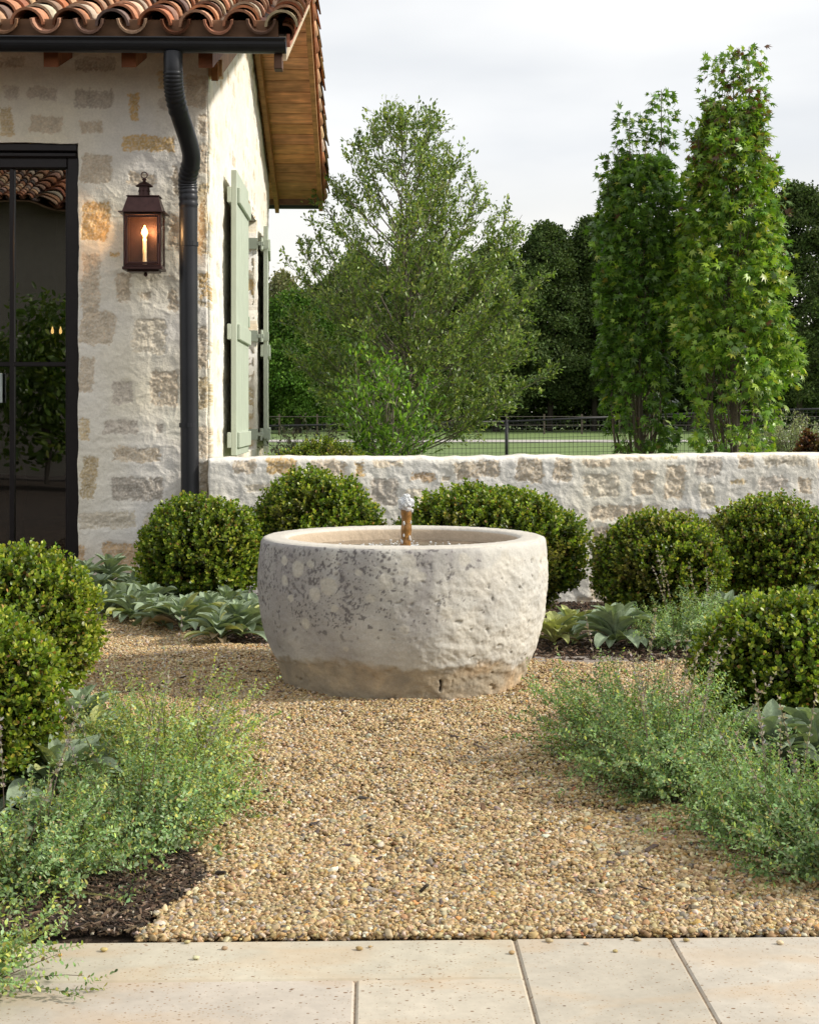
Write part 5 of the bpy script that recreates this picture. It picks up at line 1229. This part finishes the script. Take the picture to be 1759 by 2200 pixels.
GUM = [(.14,.26,.035),(.10,.19,.03),(.21,.34,.04),(.06,.12,.02),(.29,.40,.05),(.36,.38,.07)]
def sweetgum(label, pxc, Y, env, plumes, seed, n, w, topbrown=0.0, leaf=.092):
    r = np.random.default_rng(seed); X0 = float(P(pxc, 900, Y)[0]); root = empty('sweetgum_tree', (X0, Y, 0), label, 'tree', 'columnar sweetgum trees')
    ez = np.array([P(0, e[0], Y)[2] for e in env])[::-1]; xl_ = .90 * np.array([(e[1] - pxc) * Y / F for e in env])[::-1]; xr_ = .90 * np.array([(e[2] - pxc) * Y / F for e in env])[::-1]
    H = ez[-1]; mb = MB(); lv = [[], [], [], [], []]
    for k in range(9):
        a = k * 2.4; rr_ = 0 if k == 0 else .10 + .12 * r.random(); zt = H * (.97 if k == 0 else r.uniform(.5, .9)); zz_ = np.linspace(-.1, zt, 12)
        cx = X0 + (np.interp(zz_, ez, xl_) + np.interp(zz_, ez, xr_)) / 2 * sst(.8, 2.5, zz_)
        pts = np.stack([cx + rr_ * math.cos(a) * np.minimum(zz_ + .2, 1.4) + .03 * np.sin(zz_ * 2 + k), Y + rr_ * math.sin(a) * np.minimum(zz_ + .2, 1.4), zz_], -1)
        mb.tube(pts, np.linspace(.045 if k == 0 else .016, .005, 12), 7, (.11, .085, .07))
    def put(p, out, m, sz, brown):
        lv[0].append(p); lv[1].append(out * .75 + np.array([0, 0, -.30]) + r.normal(0, .65, (m, 3))); lv[2].append(out * .55 + np.array([0, 0, .65]) + r.normal(0, .65, (m, 3)))
        lv[3].append(sz); c = tints(m, GUM, w, .15, r); c[brown] = tints(int(brown.sum()), [(.14,.06,.035),(.10,.05,.03),(.22,.17,.05)], [3, 3, 2], .1, r) if brown.any() else c[brown]; lv[4].append(c)
    z = ez[0] + (H - ez[0]) * r.random(n * 2) ** .95; az = r.uniform(0, 2 * PI, n * 2); a = np.interp(z, ez, xl_); b = np.interp(z, ez, xr_); hw_ = (b - a) / 2; cx = (a + b) / 2
    q3 = np.stack([np.cos(az) * .6, np.sin(az) * .6, z * 1.1], -1); nn_ = fbm(q3 + seed, 1.5, 3, seed); n2 = fbm(q3 + seed, 4.5, 2, seed + 3)
    rr = hw_ * (1.04 + nn_ * .75 + n2 * .50) * (1 - np.abs(r.normal(0, .26, n * 2)))
    acc = (r.random(n * 2) < hw_ / hw_.max() * .9 + .12) & (n2 + .35 * nn_ > -.26 + .42 * sst(1.95, 1.1, z))
    out = np.stack([np.cos(az), np.sin(az), 0 * az], -1)
    p = np.stack([X0 + cx + rr * np.cos(az), Y + rr * np.sin(az), z], -1)[acc]; out = out[acc]; m = len(p)
    brown = (r.random(m) < topbrown * sst(H * .72, H * .95, p[:, 2])) | (r.random(m) < .004)
    put(p, out, m, leaf * r.uniform(.6, 1.2, m), brown)
    for (px, pt, pb, hwp, m) in plumes:
        zt, zb = P(px, pt, Y)[2], P(px, pb, Y)[2]; xx = float(P(px, pt, Y)[0]); h_ = hwp * Y / F
        t = r.random(m); az = r.uniform(0, 2 * PI, m); rr = h_ * np.sqrt(r.random(m)) * (1 - .5 * (t - .5) ** 2)
        p = np.stack([xx + rr * np.cos(az), Y + rr * np.sin(az), zb + (zt - zb) * t], -1); out = np.stack([np.cos(az), np.sin(az), 0 * az + .2], -1)
        put(p, out, m, leaf * r.uniform(.6, 1.15, m), r.random(m) < topbrown)
        mb.tube([(xx + (X0 - xx) * .3, Y, zb - .5), (xx, Y, zb), (xx, Y, zt)], [.01, .006, .003], 5, (.12, .09, .07))
    for i in range(130):
        z0 = r.uniform(.5, H * .9); az_ = r.uniform(0, 2 * PI); hw2 = (np.interp(z0 + .3, ez, xr_) - np.interp(z0 + .3, ez, xl_)) / 2; cx_ = (np.interp(z0, ez, xr_) + np.interp(z0, ez, xl_)) / 2
        mb.tube([(X0 + cx_, Y, z0), (X0 + cx_ + hw2 * .5 * math.cos(az_), Y + hw2 * .5 * math.sin(az_), z0 + .25), (X0 + cx_ + hw2 * .9 * math.cos(az_), Y + hw2 * .9 * math.sin(az_), z0 + .6)], [.007, .005, .002], 4, (.13, .10, .075), cap=False)
    finish_tree(root, lv, LV_STAR, mb, M_leaf2, 1.0); return root
sweetgum('left columnar sweetgum, darker and shorter with two leafy tips', 1368, 14.6,
    [(330, 1335, 1425), (400, 1292, 1440), (480, 1278, 1452), (560, 1300, 1455), (640, 1288, 1450), (740, 1290, 1450), (840, 1298, 1440), (920, 1308, 1448), (990, 1316, 1440)],
    [(1420, 192, 300, 34, 130), (1352, 238, 370, 36, 170), (1305, 335, 420, 26, 80), (1425, 290, 420, 26, 90)], 51, 6400, (16, 24, 5, 22, 2, 1))
sweetgum('right columnar sweetgum, tallest tree, sunlit with browning leaves near its top', 1572, 14.0,
    [(215, 1520, 1632), (300, 1498, 1640), (380, 1486, 1652), (460, 1466, 1672), (560, 1452, 1688), (660, 1450, 1694), (760, 1452, 1704), (840, 1452, 1690), (920, 1464, 1668), (990, 1478, 1650)],
    [(1535, 118, 250, 30, 110), (1608, 100, 250, 36, 190), (1575, 112, 200, 30, 70), (1500, 255, 380, 28, 90), (1632, 200, 300, 22, 60), (1668, 370, 480, 24, 80)], 52, 8600, (26, 14, 26, 6, 18, 5), topbrown=.16)

# ------------------------------------------------------------------ distant trees
CL = T_clump(7, 3)
def far_tree(label, pxc, Y, ptop, hw, seed, cols, w, shape='round', pbot=None, n=5200, leaf=None, name='broadleaf_tree', group='trees beyond the fence', leanx=0):
    r = np.random.default_rng(seed); X0 = float(P(pxc, 900, Y)[0]); H = float(P(pxc, ptop, Y)[2]); W = hw * 1.15 * Y / F
    z0 = H * .10 if pbot is None else float(P(pxc, pbot, Y)[2]); leaf = leaf or .30 * Y / 100
    root = empty(name, (X0, Y, 0), label, 'tree', group)
    nl = 60; Ps = []; out = []
    per = n // nl
    for i in range(nl):
        f_ = (i + .5) / nl; z = z0 + (H - z0) * f_ ** .9; az = i * 2.39996
        if shape == 'cone': pr = np.interp(f_, [0, .2, .6, .9, 1], [.95, 1, .85, .48, .12])
        else: pr = np.interp(f_, [0, .15, .5, .8, 1], [.72, .98, 1, .68, .18])
        rr = W * pr * r.uniform(.35, 1.12); lr = W * r.uniform(.22, .40) * (.55 + .5 * pr)
        c = np.array([X0 + rr * .82 * math.cos(az), Y + rr * .82 * math.sin(az), z])
        d = sphere_dirs(per, r); d[:, 2] = np.abs(d[:, 2]) * 1.0 - .25 * (r.random(per) < .35); d = nrm(d)
        bump = 1 + fbm(d * 1.3 + i, 2.0, 2, seed + i) * .5
        Ps.append(c + d * lr * bump[:, None] * r.uniform(.75, 1.05, (per, 1)) * np.array([1, 1, .85])); out.append(d)
    Ps = np.concatenate(Ps); out = np.concatenate(out); m = len(Ps)
    Tn = tints(m, cols, w, .14, r) * (1 + fbm(Ps / W, 1.8, 3, seed + 99) * .5)[:, None]
    V, f, t = scatter(CL, Ps, out + r.normal(0, .4, (m, 3)), r.normal(0, 1, (m, 3)), leaf * r.uniform(.7, 1.25, m), np.clip(Tn, .003, 1))
    link('crown', raw_mesh('crown', V, f, t, False), M_far, root)
    mb = MB(); tr = W * .05
    mb.tube([(X0, Y, -.2), (X0 + .1, Y, H * .3), (X0, Y, H * .8)], [tr * 1.4, tr, tr * .3], 7, (.06, .05, .04))
    for i in range(7):
        a = i * 2.4; mb.tube([(X0, Y, H * (.2 + .07 * i)), (X0 + W * .6 * math.cos(a), Y + W * .6 * math.sin(a), H * (.35 + .07 * i))], [tr * .5, tr * .15], 5, (.06, .05, .04))
    mb.build('trunk', M_bark, root, True); return root
DK = [(.050,.082,.022),(.072,.110,.029),(.033,.053,.015),(.10,.145,.038)]; DW = (4, 4, 3, 1)
BR = [(.055,.125,.014),(.075,.155,.018),(.038,.08,.012),(.11,.20,.025)]
far = [('bright green low-branching broadleaf tree beside the house, left of the airy tree', 640, 92, 648, 108, 'round', BR, 905), ('green broadleaf tree mostly hidden behind the house corner shutter', 540, 96, 660, 90, 'round', BR, 905),
    ('dark broadleaf tree behind the left half of the airy tree', 775, 100, 566, 100, 'round', DK, 890), ('dark broadleaf tree directly behind the airy tree', 915, 104, 548, 105, 'round', DK, 890),
    ('dark broadleaf tree with grey-green drooping lower crown right of the airy tree', 1065, 100, 552, 105, 'round', DK, 885), ('pointed dark tree, left of the two pointed tops', 1180, 102, 498, 88, 'cone', DK, 870),
    ('pointed dark tree, right of the two pointed tops beside the left sweetgum', 1275, 103, 488, 85, 'cone', DK, 870), ('dark broadleaf tree behind the left sweetgum', 1360, 104, 520, 90, 'round', DK, 880),
    ('dark broadleaf tree behind both sweetgums', 1480, 104, 530, 95, 'round', DK, 880), ('dark broadleaf tree behind the right sweetgum', 1600, 100, 500, 85, 'round', DK, 880),
    ('tallest dark far tree, rounded, at the right edge', 1715, 92, 412, 100, 'round', DK, 880), ('dark far tree cut by the right edge', 1830, 96, 430, 90, 'round', DK, 880)]
for i, (lb, px, Y, tp, hw, shp, cl_, pb) in enumerate(far):
    far_tree(lb, px, Y, tp, hw, 600 + i, cl_, DW, shp, pb, n=8400)
far_tree('faint pale feathery tree top far behind the bright green tree', 608, 150, 596, 34, 640, [(.16,.17,.08),(.20,.2,.1)], (1, 1), 'round', 700, n=700, leaf=.5)
far_tree('grey-green far tree between the bright green tree and the airy tree', 690, 130, 622, 60, 641, DK, DW, 'round', 860, n=3500)
# wood behind, one dark mass that nobody could count
r = np.random.default_rng(71); n = 26000
x = r.uniform(-16, 40, n); zt = 7.2 + fbm(np.stack([x, x * 0, x * 0], -1), .25, 3, 9) * 2.2; z = zt * r.random(n) ** .8; y = 112 + r.uniform(-2.5, 2.5, n)
V, f, t = scatter(CL, np.stack([x, y, z], -1), r.normal(0, 1, (n, 3)), r.normal(0, 1, (n, 3)), .5 * r.uniform(.7, 1.2, n), tints(n, DK, DW, .15, r))
tag(link('far_wood', raw_mesh('far_wood', V, f, t, False), M_far), 'dark wood filling in behind the row of far trees', 'wood', kind='stuff')

# ------------------------------------------------------------------ paddock fence
FYY = 34.0
fence = empty('wire_fence', (float(P(1088, 900, FYY)[0]), FYY, 0), 'black wire mesh fence with round top rail across the lawn', 'fence')
def frz(x): return float(np.interp(x, [float(P(575, 912, FYY)[0]), float(P(1088, 902, FYY)[0]), float(P(1759, 873, FYY)[0]), 16], [P(575, 912, FYY)[2], P(1088, 902, FYY)[2], P(1759, 873, FYY)[2], 1.4]))
xm = float(P(1088, 900, FYY)[0])
for k in range(-4, 6):
    x = xm + k * 2.8; mb = MB(); zt = frz(x)
    mb.tube([(x, FYY, -.1), (x, FYY, zt + .0)], .036, 8); mb.build('post', M_wire, fence, True)
    if k < 5:
        x2 = x + 2.8; mb = MB(); mb.tube([(x + .03, FYY, zt - .04), (x2 - .03, FYY, frz(x2) - .04)], .03, 6); mb.build('rail', M_wire, fence, True)
        mb = MB()
        for j in range(29):
            xx = x + .05 + j * .0965; mb.tube([(xx, FYY - .03, .05), (xx, FYY - .03, frz(xx) - .04)], .0042, 3, cap=False)
        for j in range(9):
            a_ = .06 + j / 9; mb.tube([(x + .04, FYY - .031, a_ * (zt - .05)), (x2 - .04, FYY - .031, a_ * (frz(x2) - .05))], .0042, 3, cap=False)
        mb.build('wire_mesh', M_wire, fence)
ff = empty('far_fence', (float(P(1240, 900, 88)[0]), 88, 0), 'low dark post fence along the foot of the far trees', 'fence')
mb = MB()
for k in range(26):
    x = -12 + k * 2.2; m2 = MB(); m2.box((x - .05, 87.95, -.1), (x + .05, 88.05, 1.15), tint=(.10, .08, .06)); m2.build('post', M_bark, ff)
for z in (.5, 1.0): mb.tube([(-12, 87.9, z), (43, 87.9, z)], .02, 4, (.08, .07, .06))
mb.build('rail', M_bark, ff)

# ================================================================== ACROSS THE COURT (seen mirrored in the door glass)
opp = empty('facing_building', (-6.5, -9, 0), 'tile-roofed building across the court, seen mirrored in the door glass', 'building')
mb = MB(); mb.box((-14, -9.3, -.1), (-2.5, -9, 5.35), tint=(.40, .36, .30)); mb.build('wall', M_wall, opp)
mb = MB(); ro = np.random.default_rng(9)
tile_roof(mb, np.array([-2.4 - i * .28 for i in range(36)]), -8.4, 5.25, -1, 4.2, ro)
mb.build('roof_tiles', M_tile, opp)
mb = MB(); V = [[X_, -8.4 - k * 4.2, 5.2 + k * 4.2 * PIT + hh] for X_ in (-14, -2.3) for k in (0, 1) for hh in (0, .03)]
mb.add(np.array(V), [np.array([[0,1,3,2],[4,6,7,5],[0,4,5,1],[2,3,7,6],[0,2,6,4],[1,5,7,3]])], (.3, .18, .1)); mb.build('roof_deck', M_wood, opp)
far_tree('leafy green tree standing in front of the facing building, mirrored in the door glass', 0, 1, 0, 0, 700, BR, DW) if False else None
def yard_tree(x, y, h, w_, seed, label):
    r = np.random.default_rng(seed); root = empty('courtyard_tree', (x, y, 0), label, 'tree', 'trees across the court'); n = 3500
    d = sphere_dirs(n, r) * r.random((n, 1)) ** .4; Pp = np.array([x, y, h * .55]) + d * np.array([w_, w_, h * .45]) * (1 + fbm(d * 2 + seed, 1, 3, seed) * .5)[:, None]
    V, f, t = scatter(LV_LANCE, Pp, r.normal(size=(n, 3)), r.normal(size=(n, 3)), .16 * r.uniform(.6, 1.2, n), tints(n, [(.14,.22,.04),(.09,.15,.03),(.2,.26,.05)], (3, 3, 1), .15, r), 1.5)
    link('crown', raw_mesh('crown', V, f, t), M_leaf2, root); mb = MB(); mb.tube([(x, y, -.1), (x, y, h * .7)], [.05, .02], 6, (.12, .1, .08)); mb.build('trunk', M_bark, root)
for i, (x, y, h, w_) in enumerate([(-5.6, -4.5, 3.3, .9), (-7.4, -5.2, 2.8, 1.0), (-3.9, -5.5, 2.5, .8), (-9.2, -5, 3.2, 1.1)]):
    yard_tree(x, y, h, w_, 800 + i, 'courtyard tree mirrored in the door glass, ' + ['with the tallest crown', 'left of the tallest', 'lowest crown', 'far left one'][i])
print('faces', sum(len(o.data.polygons) for o in S.objects if o.type == 'MESH'))
